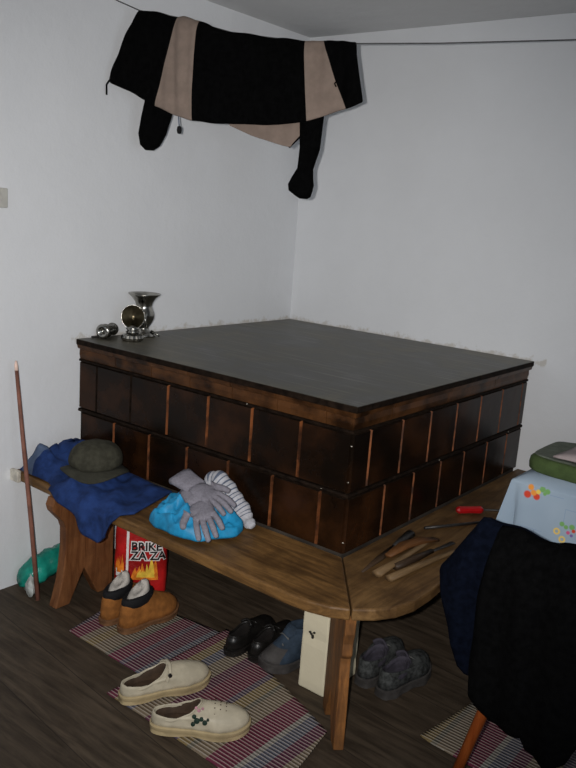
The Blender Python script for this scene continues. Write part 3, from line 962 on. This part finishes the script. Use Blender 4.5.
def blanketpatch(cx, cy, rx, ry, h, z0, seed, ang=0):
    mb = MB(); rings = []
    for q in range(9):
        f = q / 8
        rr = math.cos(f * PI / 2) ** .6
        zz = z0 + h * math.sin(f * PI / 2)
        ring = []
        for k in range(28):
            a = 2 * PI * k / 28
            w = 1 + .18 * fbm(math.cos(a) * 1.5, math.sin(a) * 1.5, seed + f, 1)
            px, py = rx * rr * w * math.cos(a), ry * rr * w * math.sin(a)
            ring.append((cx + px * math.cos(ang) - py * math.sin(ang), cy + px * math.sin(ang) + py * math.cos(ang), zz + .008 * fbm(a * 2, f * 3, seed, 1.3)))
        rings.append(ring)
    mb.loft(rings)
    return mb
obj('jacket_sleeve', blanketpatch(.115, -1.40, .085, .075, .092, ZB + .012, 9, .5), M_navy, wj, smooth=True)

# olive hat on the jacket
t = thing('felt_hat', (.295, -1.446, .505), 'soft olive hat with a drooping brim lying on the navy jacket', 'hat')
mb = MB(); rings = []
HC = (.295, -1.446)
for r, z in ((.080, .012), (.093, .025), (.096, .045), (.090, .070), (.075, .090), (.048, .103), (.018, .108), (.002, .108)):
    rings.append([(HC[0] + r * (1 + .07 * fbm(math.cos(a), math.sin(a), z * 20, 1.4)) * math.cos(a), HC[1] + r * (1 + .07 * fbm(math.cos(a), math.sin(a), z * 20, 1.4)) * math.sin(a), .505 + z + .006 * fbm(math.cos(a) * r * 30, math.sin(a) * r * 30, 3, 1)) for a in [2 * PI * k / 36 for k in range(36)]])
mb.loft(rings); obj('crown', mb, M_olive, t, smooth=True, sub=1)
mb = MB(); rings = []
for r, z in ((.078, .020), (.098, .014), (.118, .004), (.119, .000), (.098, .008), (.076, .010)):
    rings.append([(HC[0] + (r + (.012 if math.cos(a - 4.2) > 0 and r > .1 else 0) * math.cos(a - 4.2)) * math.cos(a), HC[1] + r * math.sin(a), .504 + z + (.010 * math.sin(3 * a + 1) if r > .09 else 0)) for a in [2 * PI * k / 36 for k in range(36)]])
mb.loft(rings, cap=False); obj('brim', mb, M_band, t, smooth=True)

# ---------------------------------------------------------------- turquoise cloth, gloves and sock
mb = MB(); nr, na = 22, 60
vs, fs = [], []
BC = (.830, -1.472)
for i in range(nr + 1):
    f = i / nr
    for k in range(na):
        a = 2 * PI * k / na
        R_ = .128 * (1 + .16 * fbm(math.cos(a) * 1.4, math.sin(a) * 1.4, 11, 1.3))
        rr = R_ * math.sin(f * PI / 2) ** .9
        h = .098 * max(0, math.cos(f * PI / 2)) ** .65
        x, y = BC[0] + rr * 1.12 * math.cos(a), BC[1] + rr * .98 * math.sin(a)
        rg = 1.35 * abs(fbm(x * 13, y * 13, 5)) + 1.1 * abs(fbm(x * 24, y * 24, 8))
        z = ZB + .004 + h * (1.15 - .5 * rg) + .01 * (1 - f)
        vs.append((x + .012 * fbm(x * 20, y * 20, 1), y + .012 * fbm(x * 20, y * 20, 2), max(ZB + .003, z)))
for i in range(nr):
    for k in range(na):
        fs.append((i * na + k, i * na + (k + 1) % na, (i + 1) * na + (k + 1) % na, (i + 1) * na + k))
fs.append(tuple(nr * na + k for k in range(na)))
mb.add(vs, fs)
tag(obj('crumpled_cloth', mb, M_cyan, loc=(BC[0], BC[1], ZB), smooth=True, sub=1), 'crumpled turquoise cloth on the bench beneath the grey gloves', 'cloth')

def glove(loc, rz, tilt, label, flip=1, curl=.0):
    g = thing('work_glove', loc, label, 'glove', 'grey work gloves')
    g.rotation_euler = (tilt[0], tilt[1], rz)
    me = bpy.data.meshes.new('hand')
    V = [(0, 0, 0), (.045, 0, .002), (.085, .0, .004)]
    Ed = [(0, 1), (1, 2)]
    Rr = [(.036, .016), (.042, .018), (.036, .015)]
    for y0, y1, L in ((.030, .040, .062), (.011, .014, .075), (-.010, -.012, .070), (-.030, -.038, .052)):
        b0 = len(V)
        V += [(.092, y0 * flip, .004), (.092 + L * .5, (y0 + y1) / 2 * flip, .006 - curl * L * .12), (.092 + L, y1 * flip, .002 - curl * L * .4)]
        Ed += [(2, b0), (b0, b0 + 1), (b0 + 1, b0 + 2)]
        Rr += [(.0105, .010), (.0105, .010), (.0085, .008)]
    b0 = len(V)
    V += [(.040, .045 * flip, 0), (.068, .066 * flip, -.004), (.092, .072 * flip, -.006)]
    Ed += [(1, b0), (b0, b0 + 1), (b0 + 1, b0 + 2)]
    Rr += [(.015, .012), (.0125, .011), (.0095, .009)]
    me.from_pydata(V, Ed, [])
    me.materials.append(M_glove)
    o = bpy.data.objects.new('hand', me); COL.objects.link(o); o.parent = g
    sk = o.modifiers.new('skin', 'SKIN'); sk.use_smooth_shade = True
    for d, r in zip(me.skin_vertices[0].data, Rr): d.radius = r
    me.skin_vertices[0].data[0].use_root = True
    s2 = o.modifiers.new('sub', 'SUBSURF'); s2.levels = s2.render_levels = 2
    mb = MB(); rings = []
    for x, a, c in ((-.066, .046, .018), (-.05, .042, .016), (-.02, .039, .017), (.01, .037, .0165), (.012, .034, .014)):
        rings.append([(x + .002 * math.sin(k), y, z + .001) for k, (y, z) in enumerate(superring(a, c, 24, 2.6))])
    mb.loft(rings); obj('cuff', mb, M_glove, g, world=False, smooth=True)
    return g
glove((.800, -1.462, ZB + .128), math.radians(-3), (.22, .20, 0), 'grey knitted work glove lying topmost across the turquoise cloth', 1, .6)
glove((.858, -1.497, ZB + .100), math.radians(-30), (.30, .26, 0), 'grey knitted work glove half under the other, fingers drooping forward', -1, .8)

mb = MB()
path = [Vector((p[0] + .016, p[1], p[2])) for p in ((.738, -1.350, .515), (.740, -1.345, .548), (.752, -1.342, .572), (.776, -1.341, .580), (.803, -1.341, .568), (.828, -1.341, .550), (.848, -1.341, .532), (.872, -1.341, .514), (.893, -1.341, .497), (.908, -1.344, .484), (.928, -1.352, .479), (.952, -1.362, .478))]
pf = []
for i in range(len(path) - 1):
    for q in range(8): pf.append(path[i].lerp(path[i + 1], q / 8))
pf.append(path[-1])
rad = [.012 + .019 * min(1, i / 9) + .002 * math.sin(i * .55) - (.017 * max(0, (i - 62) / 26)) for i in range(len(pf))]
mis = [(1 if (i % 4 == 0 and i < 72) else 0) for i in range(len(pf))]
mb.tube(pf, rad, 18, 0, mis, flat=.72)
t = tag(obj('striped_sock', mb, [M_white, M_sockg], loc=(.9, -1.35, ZB), smooth=True), 'white sock with thin grey stripes arched against the stove tiles', 'sock')

# ---------------------------------------------------------------- shoes
def shoe(name, heel, toe, label, group, mats, L=None, W=1.0, zs=.022, opening=(.30, .22, .55), zc=((0, .07), (1, .09)), side=((0, .06), (.4, .05), (1, .04)),
         laces=0, collar=0, lug=False, tongue=None, side_sign=1, bulge=1.0, insole_z=.03, strap=False, cat='shoe', toecap=None):
    up, sole, inn, col_m, lace_m = mats
    hv, tv = Vector((heel[0], heel[1], 0)), Vector((toe[0], toe[1], 0))
    d = tv - hv
    L = L or d.length
    root = thing(name, (hv.x, hv.y, heel[2] if len(heel) > 2 else 0), label, cat, group, math.atan2(d.y, d.x))
    n = 44
    hw = [(0, .033), (.2, .034), (.42, .035), (.68, .047), (.85, .044), (1, .036)]
    def outline(k, grow=0.0):
        a = 2 * PI * k / n
        s = .5 - .5 * math.cos(a)
        w = interp(hw, s) * W * (1 - abs(2 * s - 1) ** 5) ** .42
        skew = .010 * side_sign * math.sin(s * PI) ** 2 * (s - .2)
        return Vector((s * L + (s - .5) * 2 * grow, math.copysign(w + grow, math.sin(a)) * (abs(math.sin(a)) > 1e-6) + skew, 0)), s
    mb = MB(); rings = []
    for z, g in ((0, -.001), (.003, .003), (zs * .55, .0025), (zs * .62, .004), (zs, .0045), (zs + .003, .001)):
        rr = []
        for k in range(n):
            p, s = outline(k, g)
            arch = .006 * math.exp(-((s - .42) / .12) ** 2) if z < zs * .5 else 0
            spring = .012 * max(0, (s - .78) / .22) ** 2
            wob = (.0035 if (k // 2) % 2 else 0) if (lug and z <= zs * .6) else 0
            rr.append((p.x, p.y + math.copysign(wob, p.y), max(0.0006, z + arch + spring)))
        rings.append(rr)
    mb.loft(rings); obj('sole', mb, sole, root, world=False, auto=45)
    oc, ox, oy = opening[0] * L, opening[1] * L, opening[2] * .036 * W * .94
    def topring(k):
        a = 2 * PI * k / n
        s = .5 - .5 * math.cos(a)
        return Vector((oc - ox * math.cos(a), oy * math.sin(a), interp(zc, s)))
    m_ = 9
    rings = []
    for j in range(m_ + 1):
        q = j / m_
        rr = []
        for k in range(n):
            p0, s = outline(k, -.001)
            spring = .012 * max(0, (s - .78) / .22) ** 2
            p0 = p0 + Vector((0, 0, zs + spring))
            p1 = topring(k)
            sd = zs + interp(side, s) + spring
            c1 = Vector((p0.x + (.003 if s > .9 else 0), p0.y * bulge, sd))
            c2 = Vector((p0.x + (p1.x - p0.x) * .72, (p0.y + (p1.y - p0.y) * .72), sd + .35 * (p1.z - sd)))
            e = 1 - q
            p = p0 * e ** 3 + c1 * (3 * e * e * q) + c2 * (3 * e * q * q) + p1 * q ** 3
            w = .002 * fbm(p.x, p.y, p.z * 40, 40)
            rr.append((p.x + w, p.y + w, p.z + w))
        rings.append(rr)
    mb = MB(); mb.loft(rings, cap=False)
    if toecap:      # rubber rand round the toe
        for f_i in range(len(mb.f)):
            if outline(f_i % n)[1] > toecap and f_i // n < m_ - 4: mb.m[f_i] = 1
        for z_, sc in ((.074, 1.03), (.106, 1.0)):
            bn_ = MB(); rg = []
            for k in range(n + 1):
                q_ = topring(k % n)
                ctr = Vector((oc - .0, 0, 0))
                out = Vector((q_.x - oc, q_.y, 0)).normalized()
                base_ = Vector((oc + (q_.x - oc) * sc * (1.06 if z_ < .1 else 1.0), q_.y * sc, z_))
                rg.append([base_ + out * (.009 * math.cos(2 * PI * w / 8)) + Vector((0, 0, .015 * math.sin(2 * PI * w / 8))) for w in range(8)])
            bn_.loft(rg, cap=False); obj('ankle_padding', bn_, up, root, world=False, smooth=True)
    upo = obj('upper', mb, [up, sole], root, world=False, smooth=True, solid=.003)
    rings = []
    for q, sh in ((0, .96), (.2, .88), (.6, .82), (1, .78)):
        rr = []
        for k in range(n):
            p1 = topring(k)
            x = oc + (p1.x - oc) * sh + (.0 if q < .6 else (p1.x > oc) * .02 * q)
            rr.append((x, p1.y * sh, p1.z * (1 - q) + insole_z * q - .001))
        rings.append(rr)
    mb = MB(); mb.loft(rings, cap=False)
    mb.add(rings[-1], [tuple(range(n))])
    obj('lining', mb, inn, root, world=False, smooth=True)
    if collar:
        pts = [topring(k) + Vector((0, 0, -.25 * collar)) for k in range(n)]
        mb = MB(); rings = []
        for k in range(n + 1):
            p = pts[k % n]
            out = Vector((p.x - oc, p.y, 0)).normalized()
            rings.append([p + out * (collar * .55 * math.cos(2 * PI * w / 10)) + Vector((0, 0, collar * math.sin(2 * PI * w / 10))) for w in range(10)])
        mb.loft(rings, cap=False); obj('collar', mb, col_m, root, world=False, smooth=True)
    xf0, zf0 = oc + ox, interp(zc, 1)
    if tongue:
        tl, th = tongue
        mb = MB(); rings = []
        for q in range(6):
            f = q / 5
            x = xf0 + .018 - (.018 + tl) * f
            z = zf0 - .012 + (th + .012) * f
            w = oy * (.62 + .25 * math.sin(f * PI * .8))
            rings.append([(x - .010 * abs(u) ** 2, u * w, z - .012 * u * u) for u in [i / 5 - 1 for i in range(11)]])
        mb.loft(rings, cap=False, closed=False); obj('tongue', mb, col_m, root, world=False, smooth=True, solid=.006)
    for i in range(laces):
        f = (i + .5) / laces
        x = xf0 + .008 + f * .055
        q = (x - xf0) / max(.01, (L - xf0))
        z = zf0 * (1 - q) ** 2 + 2 * q * (1 - q) * (zs + interp(side, 1)) + zs * q * q + .005
        mb = MB(); sg = 1 if i % 2 else -1
        mb.tube([(x - .003 * sg, -.022, z - .006), (x, -.010, z), (x, .010, z), (x + .003 * sg, .022, z - .006)], .0026, 8); obj('lace', mb, lace_m, root, world=False, smooth=True)
    return root
# tan winter boots on the rug
BT = (M_suede, M_suedesole, M_fleece, M_collarblk, M_suede)
kw = dict(W=1.0, zs=.022, opening=(.29, .215, .80), zc=((0, .108), (1, .122)), side=((0, .085), (.35, .075), (.7, .060), (1, .045)), collar=.021, insole_z=.098, cat='boot')
for (h, e, lb, sg) in (((.476, -1.548, .008), (.462, -1.308), 'tan suede ankle boot nearer the wooden trestle, cream fleece inside', 1), ((.562, -1.540, .008), (.566, -1.290), 'tan suede ankle boot nearer the white clogs, cream fleece inside', -1)):
    r_ = shoe('ankle_boot', h, e, lb, 'tan fleece-lined boots', BT, side_sign=sg, **kw)
    mb = MB()   # fleece tongue bulging out of the collar
    rings = []
    for q in range(8):
        f = q / 7
        rr = math.cos(f * PI / 2) ** .38
        rings.append([(.070 + .016 * f + (.046 - .004 * f) * rr * x, (.033) * rr * y, .100 + .050 * math.sin(f * PI / 2) * (1 + .42 * x)) for x, y in [(math.cos(2 * PI * k / 24), math.sin(2 * PI * k / 24)) for k in range(24)]])
    mb.loft(rings)
    tag(obj('fleece_tongue', mb, M_fleece, r_, world=False, smooth=True), 'cream fleece tongue')
# white clogs
CL = (M_clog, M_clogsole, M_inner, M_clog, M_clog)
kw = dict(W=1.05, zs=.026, opening=(.265, .235, 1.0), zc=((0, .052), (.35, .050), (.75, .068), (1, .092)), side=((0, .04), (.45, .038), (.75, .050), (1, .040)), collar=.0042, insole_z=.034, cat='clog')
c1 = shoe('slip_on_clog', (.868, -1.795, .0145), (.972, -1.535), 'cream slip-on clog with a buckled strap, farther back on the rug', 'white clogs', CL, side_sign=1, **kw)
c2 = shoe('slip_on_clog', (1.022, -1.813, .0145), (1.228, -1.632), 'cream slip-on clog with a flower emblem, nearest on the rug', 'white clogs', CL, side_sign=-1, **kw)
mb = MB(); mb.tube([(.125, -.044, .060), (.138, -.036, .082), (.145, -.015, .094), (.146, .01, .096), (.14, .034, .084), (.13, .046, .06)], .006, 8, flat=.5); s_ = obj('strap', mb, M_clog, c1, world=False, smooth=True)
mb = MB(); mb.lathe([(0, -.003), (.006, -.003), (.006, .003), (0, .003)], (.136, -.043, .078), 12, xf=Matrix.Rotation(PI / 2, 3, 'X')); obj('rivet', mb, M_ink, s_, world=False)
mb = MB()
for dx, dz, r in ((0, 0, .008), (.012, .004, .006), (-.008, .010, .006), (-.010, -.008, .006), (.022, -.004, .007), (.030, .003, .004)):
    mb.lathe([(0, -.003), (r, -.002), (r, .002), (0, .003)], (.128 + dx, -.0475 + .004 * dz / .01, .062 + dz), 10, xf=Matrix.Rotation(PI / 2 - .2, 3, 'X'))
tag(obj('flower_emblem', mb, M_greenem, c2, world=False), 'dark green flower emblem')
mb = MB()
for dx, dz, r in ((.004, .024, .005), (.014, .030, .004), (-.004, .032, .004)):
    mb.lathe([(0, -.002), (r, -.0015), (r, .0015), (0, .002)], (.128 + dx, -.036 + .1 * 0, .062 + dz), 10, xf=Matrix.Rotation(PI / 2 - .6, 3, 'X'))
tag(obj('pink_flowers', mb, M_pink, c2, world=False), 'small pink flowers')
mb = MB()
for i in range(7):
    for j in range(3):
        u, q = (i - 3) / 3.4, j * .016
        mb.lathe([(0, 0), (.0016, 0), (.0016, .002), (0, .002)], (.175 + q, u * (.036 - .12 * q), .0945 - .30 * q - .028 * u * u), 6)
obj('perforations', mb, M_inner, c2, world=False)
# dark leather shoes, heels to the room
DL = (M_leather, M_leather, M_darkin, M_leather, M_leather)
kw = dict(W=.92, zs=.022, opening=(.26, .205, .85), zc=((0, .066), (.5, .058), (1, .076)), side=((0, .038), (.4, .036), (1, .034)), collar=.006, laces=3, tongue=(.012, .018), insole_z=.03)
shoe('leather_shoe', (.924, -1.392, .0145), (.903, -1.150), 'black leather lace-up shoe farthest from the white post', 'black leather shoes', DL, side_sign=1, **kw)
shoe('leather_shoe', (1.004, -1.362, .0145), (.980, -1.125), 'black leather lace-up shoe beside the blue boot', 'black leather shoes', DL, side_sign=-1, **kw)
# blue boot half behind the white post
BB = (M_bluenub, M_greyrub, M_darkin, M_bluenub, M_lace)
shoe('hiking_boot', (1.132, -1.150, .0125), (1.052, -1.375), 'blue-grey hiking boot with a grey toe and lugged sole beside the white post', None, BB, W=1.0, zs=.03, opening=(.345, .25, .92), zc=((0, .114), (1, .124)), side=((0, .07), (.4, .06), (.72, .026), (1, .020)), toecap=.80, collar=.014, laces=4, tongue=(.012, .016), lug=True, insole_z=.06, cat='boot')
# grey trekking shoes under the bench corner
GH = (M_hiker, M_greyrub, M_hikein, M_hikein, M_lace)
kw = dict(W=1.0, zs=.030, opening=(.285, .235, .92), zc=((0, .080), (.5, .068), (1, .086)), side=((0, .075), (.4, .065), (1, .055)), collar=.011, laces=4, tongue=(.018, .035), lug=True, insole_z=.045)
shoe('trekking_shoe', (1.325, -1.205), (1.312, -.955), 'grey trekking shoe nearer the bench leg, collar open', 'grey trekking shoes', GH, side_sign=1, **kw)
shoe('trekking_shoe', (1.402, -1.212), (1.420, -.967), 'grey trekking shoe farther from the bench leg, toe showing', 'grey trekking shoes', GH, side_sign=-1, **kw)

# ---------------------------------------------------------------- carving tools and scraps on the bench
ZT = ZB + .001
def rodthing(name, pts, rad, m, label, cat, flat=.6, tip=None, zoff=None):
    t = thing(name, (pts[0][0], pts[0][1], ZB), label, cat, 'carving tools and wood on the bench')
    mb = MB(); mb.tube([(x, y, ZT + z) for x, y, z in pts], rad, 12, flat=flat)
    obj('shaft', mb, m, t, smooth=True)
    if tip:
        mb = MB(); mb.tube([(x, y, ZT + z) for x, y, z in tip[0]], tip[1], 12, flat=tip[3])
        o = obj(tip[4], mb, tip[2], t, smooth=True)
    return t
rodthing('whittled_stick', [(1.463, -1.345, .009), (1.480, -1.20, .009), (1.502, -1.05, .009), (1.52, -.94, .009)], [.014, .012, .009, .007], M_pale, 'pale whittled stick nearest the bench edge', 'stick')
rodthing('whittled_stick', [(1.425, -1.350, .011), (1.424, -1.22, .014), (1.415, -1.06, .012), (1.41, -.99, .010)], [.016, .010, .009, .008], M_pale, 'whittled stick with a thick pale end beside the orange offcut', 'stick')
rodthing('carving_knife', [(1.345, -1.02, .013), (1.350, -1.09, .011), (1.357, -1.14, .009)], [.016, .012, .009], M_iron, 'dark carving knife with a black knob handle beside the stove tiles', 'knife', .8,
         ([(1.357, -1.14, .008), (1.370, -1.25, .007), (1.382, -1.36, .005)], [.010, .012, .004], M_dkw, .45, 'blade'))
rodthing('gouge', [(1.437, -1.268, .010), (1.447, -1.17, .010), (1.455, -1.08, .009)], [.012, .013, .008], M_dkw, 'dark handled gouge between the two whittled sticks', 'gouge', .8,
         ([(1.455, -1.08, .008), (1.462, -1.02, .007), (1.468, -.965, .006)], [.006, .008, .010], M_iron, .3, 'blade'))
rodthing('iron_rod', [(1.344, -.925, .006), (1.392, -.84, .006), (1.45, -.735, .006)], .005, M_iron, 'thin dark iron rod lying just below the red screwdriver', 'rod', 1)
mb = MB(); mb.tube([(1.385, -1.225, ZT + .014), (1.388, -1.14, ZT + .022), (1.402, -1.06, ZT + .020), (1.425, -.99, ZT + .010)], [.012, .020, .020, .010], 12, flat=.5)
tag(obj('wood_offcut', mb, M_mid, loc=(1.39, -1.1, ZB), smooth=True), 'curved orange-brown wood offcut amid the tools on the bench', 'offcut', 'carving tools and wood on the bench')
t = thing('screwdriver', (1.37, -.68, ZB), 'red handled screwdriver lying on the bench beside the table', 'screwdriver')
a_, b_, c_ = Vector((1.349, -.706, ZT + .014)), Vector((1.412, -.632, ZT + .014)), Vector((1.49, -.54, ZT + .010))
mb = MB(); mb.tube([a_, a_.lerp(b_, .08), a_.lerp(b_, .5), a_.lerp(b_, .92), b_], [.008, .0135, .0125, .0135, .009], 8); obj('handle', mb, M_redplastic, t, smooth=False)
mb = MB(); mb.tube([b_, c_.lerp(b_, .1), c_], [.0045, .0045, .005], 8); obj('blade', mb, M_iron, t, smooth=True)

# ---------------------------------------------------------------- table with an oilcloth
TX0, TX1, TY0, TY1, TZ = 1.655, 2.75, -1.005, -.20, .735
t = thing('dining_table', (2.2, -.6, 0), 'wooden table below the flowered oilcloth at the right edge', 'table')
mb = MB(); mb.box((TX0, TY0, TZ - .03), (TX1, TY1, TZ)); obj('table_top', mb, M_tabwood, t, bevel=.003)
mb = MB()
for a, c in (((TX0 + .05, TY0 + .05), (TX1 - .05, TY0 + .07)), ((TX0 + .05, TY1 - .07), (TX1 - .05, TY1 - .05)), ((TX0 + .05, TY0 + .07), (TX0 + .07, TY1 - .07)), ((TX1 - .07, TY0 + .07), (TX1 - .05, TY1 - .07))):
    mb.box((a[0], a[1], TZ - .12), (c[0], c[1], TZ - .03))
obj('apron', mb, M_tabwood, t)
for x in (TX0 + .04, TX1 - .10):
    for y in (TY0 + .04, TY1 - .10):
        mb = MB(); mb.loft([[(x + .03 + s * a, y + .03 + s2 * a, z) for s, s2 in ((-1, -1), (1, -1), (1, 1), (-1, 1))] for z, a in ((0, .02), (TZ - .03, .03))]); obj('leg', mb, M_tabwood, t, bevel=.003)
# oilcloth: top plus a falling skirt whose corner folds stand out
mb = MB()
def skirt(x, y, drop):
    return drop
per = []
def rectpt(q):
    w, h = TX1 - TX0 + .012, TY1 - TY0 + .012
    x0, y0 = TX0 - .006, TY0 - .006
    return q
seg = []
x0, x1, y0, y1 = TX0 - .004, TX1 + .004, TY0 - .004, TY1 + .004
def side_pts(a, b_, n):
    return [(a[0] + (b_[0] - a[0]) * i / n, a[1] + (b_[1] - a[1]) * i / n) for i in range(n)]
loop = [(x0, y0), (x0 + .005, y0), (x0 + .010, y0), (x0 + .015, y0), (x0 + .022, y0), (x0 + .032, y0)] + side_pts((x0 + .05, y0), (x1, y0), 40) + side_pts((x1, y0), (x1, y1), 24) + side_pts((x1, y1), (x0, y1), 40) + side_pts((x0, y1), (x0, y0), 24)
cxm, cym = (x0 + x1) / 2, (y0 + y1) / 2
rings = []
for lv, dz in enumerate((0, -.004, -.02, -.06, -.10, -.15, -.20)):
    rr = []
    for (x, y) in loop:
        cd = min(math.hypot(x - cx_, y - cy_) for cx_ in (x0, x1) for cy_ in (y0, y1))
        out = .003 + (.0 if lv < 2 else abs(dz) * (.10 + .10 * math.sin(x * 21 + y * 17)) * .5)
        cf = math.exp(-(cd / .05) ** 2) * abs(dz) * .22
        ox = -1 if x <= x0 + 1e-6 else (1 if x >= x1 - 1e-6 else 0)
        oy = -1 if y <= y0 + 1e-6 else (1 if y >= y1 - 1e-6 else 0)
        if ox and oy: ox, oy = ox * 1.0, oy * .5
        dxl = x - x0
        if oy < 0 and not ox and dxl < .04:      # the corner fold: a flap standing out to the left, then a crease
            fl_k = {0.005: (-.15, .02), 0.010: (-.09, .07), 0.015: (.0, .09), 0.022: (.0, -.02), 0.032: (.0, -.05)}[round(dxl, 3)]
            rr.append((x + fl_k[0] * abs(dz), y - out + fl_k[1] * abs(dz), TZ + .003 + dz))
            continue
        rr.append((x + ox * (out + cf), y + oy * (out + cf * .4), TZ + .003 + dz - (.02 * math.exp(-(cd / .08) ** 2) if lv == 6 else 0)))
    rings.append(rr)
mb.loft(rings, cap=False)
mb.add(rings[0], [tuple(range(len(loop)))])
tag(obj('oilcloth', mb, M_oil, auto=50, solid=.002), 'pale blue oilcloth printed with fruit and flowers covering the table', 'tablecloth')
# folded green cloth and the pale cloth on it
def softslab(c, sx, sy, sz, rz, tilt=0, seed=1, p=5.0):
    mb = MB(); rings = []
    for z, g in ((0, .965), (.12, .995), (.5, 1.0), (.86, .99), (1.0, .95)):
        rr = []
        for x, y in superring(sx / 2 * g, sy / 2 * g, 56, p):
            w = .004 * fbm(x, y, seed + z, 10)
            X, Y = x * math.cos(rz) - y * math.sin(rz), x * math.sin(rz) + y * math.cos(rz)
            rr.append((c[0] + X + w, c[1] + Y + w, c[2] + z * sz * (1 + tilt * x / sx) + (w if z > .3 else 0)))
        rings.append(rr)
    mb.loft(rings)
    return mb
t = thing('seat_cushion', (1.945, -.775, TZ + .005), 'green seat cushion with a greyish top lying on the oilcloth', 'cushion')
obj('cushion_body', softslab((1.925, -.775, TZ + .006), .58, .28, .046, math.radians(-1), 0, 2, 6), M_greencush, t, smooth=True)
tag(obj('cushion_cover', softslab((1.928, -.770, TZ + .0525), .565, .265, .005, math.radians(-1), 0, 2, 6), M_greentop, t, smooth=True), 'grey-green top panel')
mb = MB(); vs, fs = [], []
for i in range(25):
    for j in range(17):
        u, v = i / 24, j / 16
        x, y = 1.715 + .42 * u + .02 * v, -.885 + .24 * v - .01 * u
        e = min(1, u * 5) * min(1, v * 5) * min(1, (1 - u) * 5) * min(1, (1 - v) * 5)
        vs.append((x, y, TZ + .0635 + e ** .5 * (.022 + .05 * u + .02 * fbm(x * 9, y * 9, 4))))
for i in range(24):
    for j in range(16):
        fs.append((i * 17 + j, (i + 1) * 17 + j, (i + 1) * 17 + j + 1, i * 17 + j + 1))
mb.add(vs, fs)
tag(obj('folded_cloth', mb, M_pinkcloth, smooth=True, solid=.005), 'pale pinkish folded cloth lying on the green cushion', 'cloth')

# ---------------------------------------------------------------- chair hung with dark clothes
CY = -1.43
ch = thing('wooden_chair', (1.95, -1.24, 0), 'reddish varnished wooden chair almost hidden by the dark clothes', 'chair')
mb = MB(); mb.prism([(1.79, CY + .03), (2.15, CY + .03), (2.17, CY + .40), (1.77, CY + .40)], .435, .462); obj('seat', mb, M_varn, ch, bevel=.008)
for (x, y, xb, yb, top) in ((1.850, CY + .05, 1.757, CY - .02, .74), (2.10, CY + .05, 2.19, CY - .02, .74), (1.81, CY + .36, 1.77, CY + .40, None), (2.13, CY + .36, 2.17, CY + .40, None)):
    mb = MB(); mb.tube([(xb, yb, .008), ((x * 2 + xb) / 3, (y * 2 + yb) / 3, .30), (x, y, .435)], [.0125, .016, .018], 12); obj('leg', mb, M_varn, ch, smooth=True)
for x in (1.80, 2.14):
    mb = MB(); mb.tube([(x, CY + .045, .455), (x, CY + .01, .60), (x, CY - .015, .735)], [.016, .015, .014], 12); obj('back_post', mb, M_varn, ch, smooth=True)
mb = MB(); mb.box((1.785, CY - .026, .66), (2.155, CY - .006, .738)); obj('top_rail', mb, M_varn, ch, bevel=.006)
def drape(cols, ytop, ylow, n=30):
    """clothes hanging over the rail: cols = (x, top, bottom, half thickness)"""
    rings = []
    fine = smoothrows(cols, 5)
    for i, (x, zt, zb, h) in enumerate(fine):
        ring = []
        for a, d in superring((zt - zb) / 2, h, n, 3.0):
            z = (zt + zb) / 2 + a
            k = min(1, max(0, (zt - z) / .11)) ** .6
            w = (.012 * fbm(x * 5, z * 2, ytop * 7) + .006 * math.sin(x * 70 + z * 5))
            ring.append((x + .004 * fbm(z * 9, x, 2), ytop + (ylow - ytop) * k + d + w * min(1, (zt - z) * 8), z + .003 * math.sin(x * 55)))
        rings.append(ring)
    mb = MB(); mb.loft(rings)
    return mb
tag(obj('work_coat', drape([(1.670, .622, .602, .008), (1.688, .655, .548, .016), (1.71, .690, .495, .020), (1.735, .732, .43, .022), (1.757, .768, .385, .022), (1.775, .775, .372, .022), (1.85, .772, .375, .022), (1.93, .762, .39, .018), (1.96, .75, .42, .008)], CY - .016, CY - .045), M_navyblk, loc=(1.8, CY - .03, .36), smooth=True),
    'blue-black coat hung over the left corner of the chair back', 'coat')
tag(obj('draped_garment', drape([(1.800, .735, .412, .008), (1.812, .772, .352, .020), (1.868, .772, .308, .026), (1.905, .768, .304, .026), (1.947, .768, .303, .026), (1.960, .772, .276, .027), (2.008, .780, .260, .027), (2.05, .780, .288, .027), (2.07, .782, .335, .027), (2.14, .782, .40, .024), (2.20, .75, .45, .010)], CY - .030, CY - .090), M_black, loc=(2.0, CY - .085, .26), smooth=True),
    'black garment hanging down the chair back in front of the coat', 'garment')
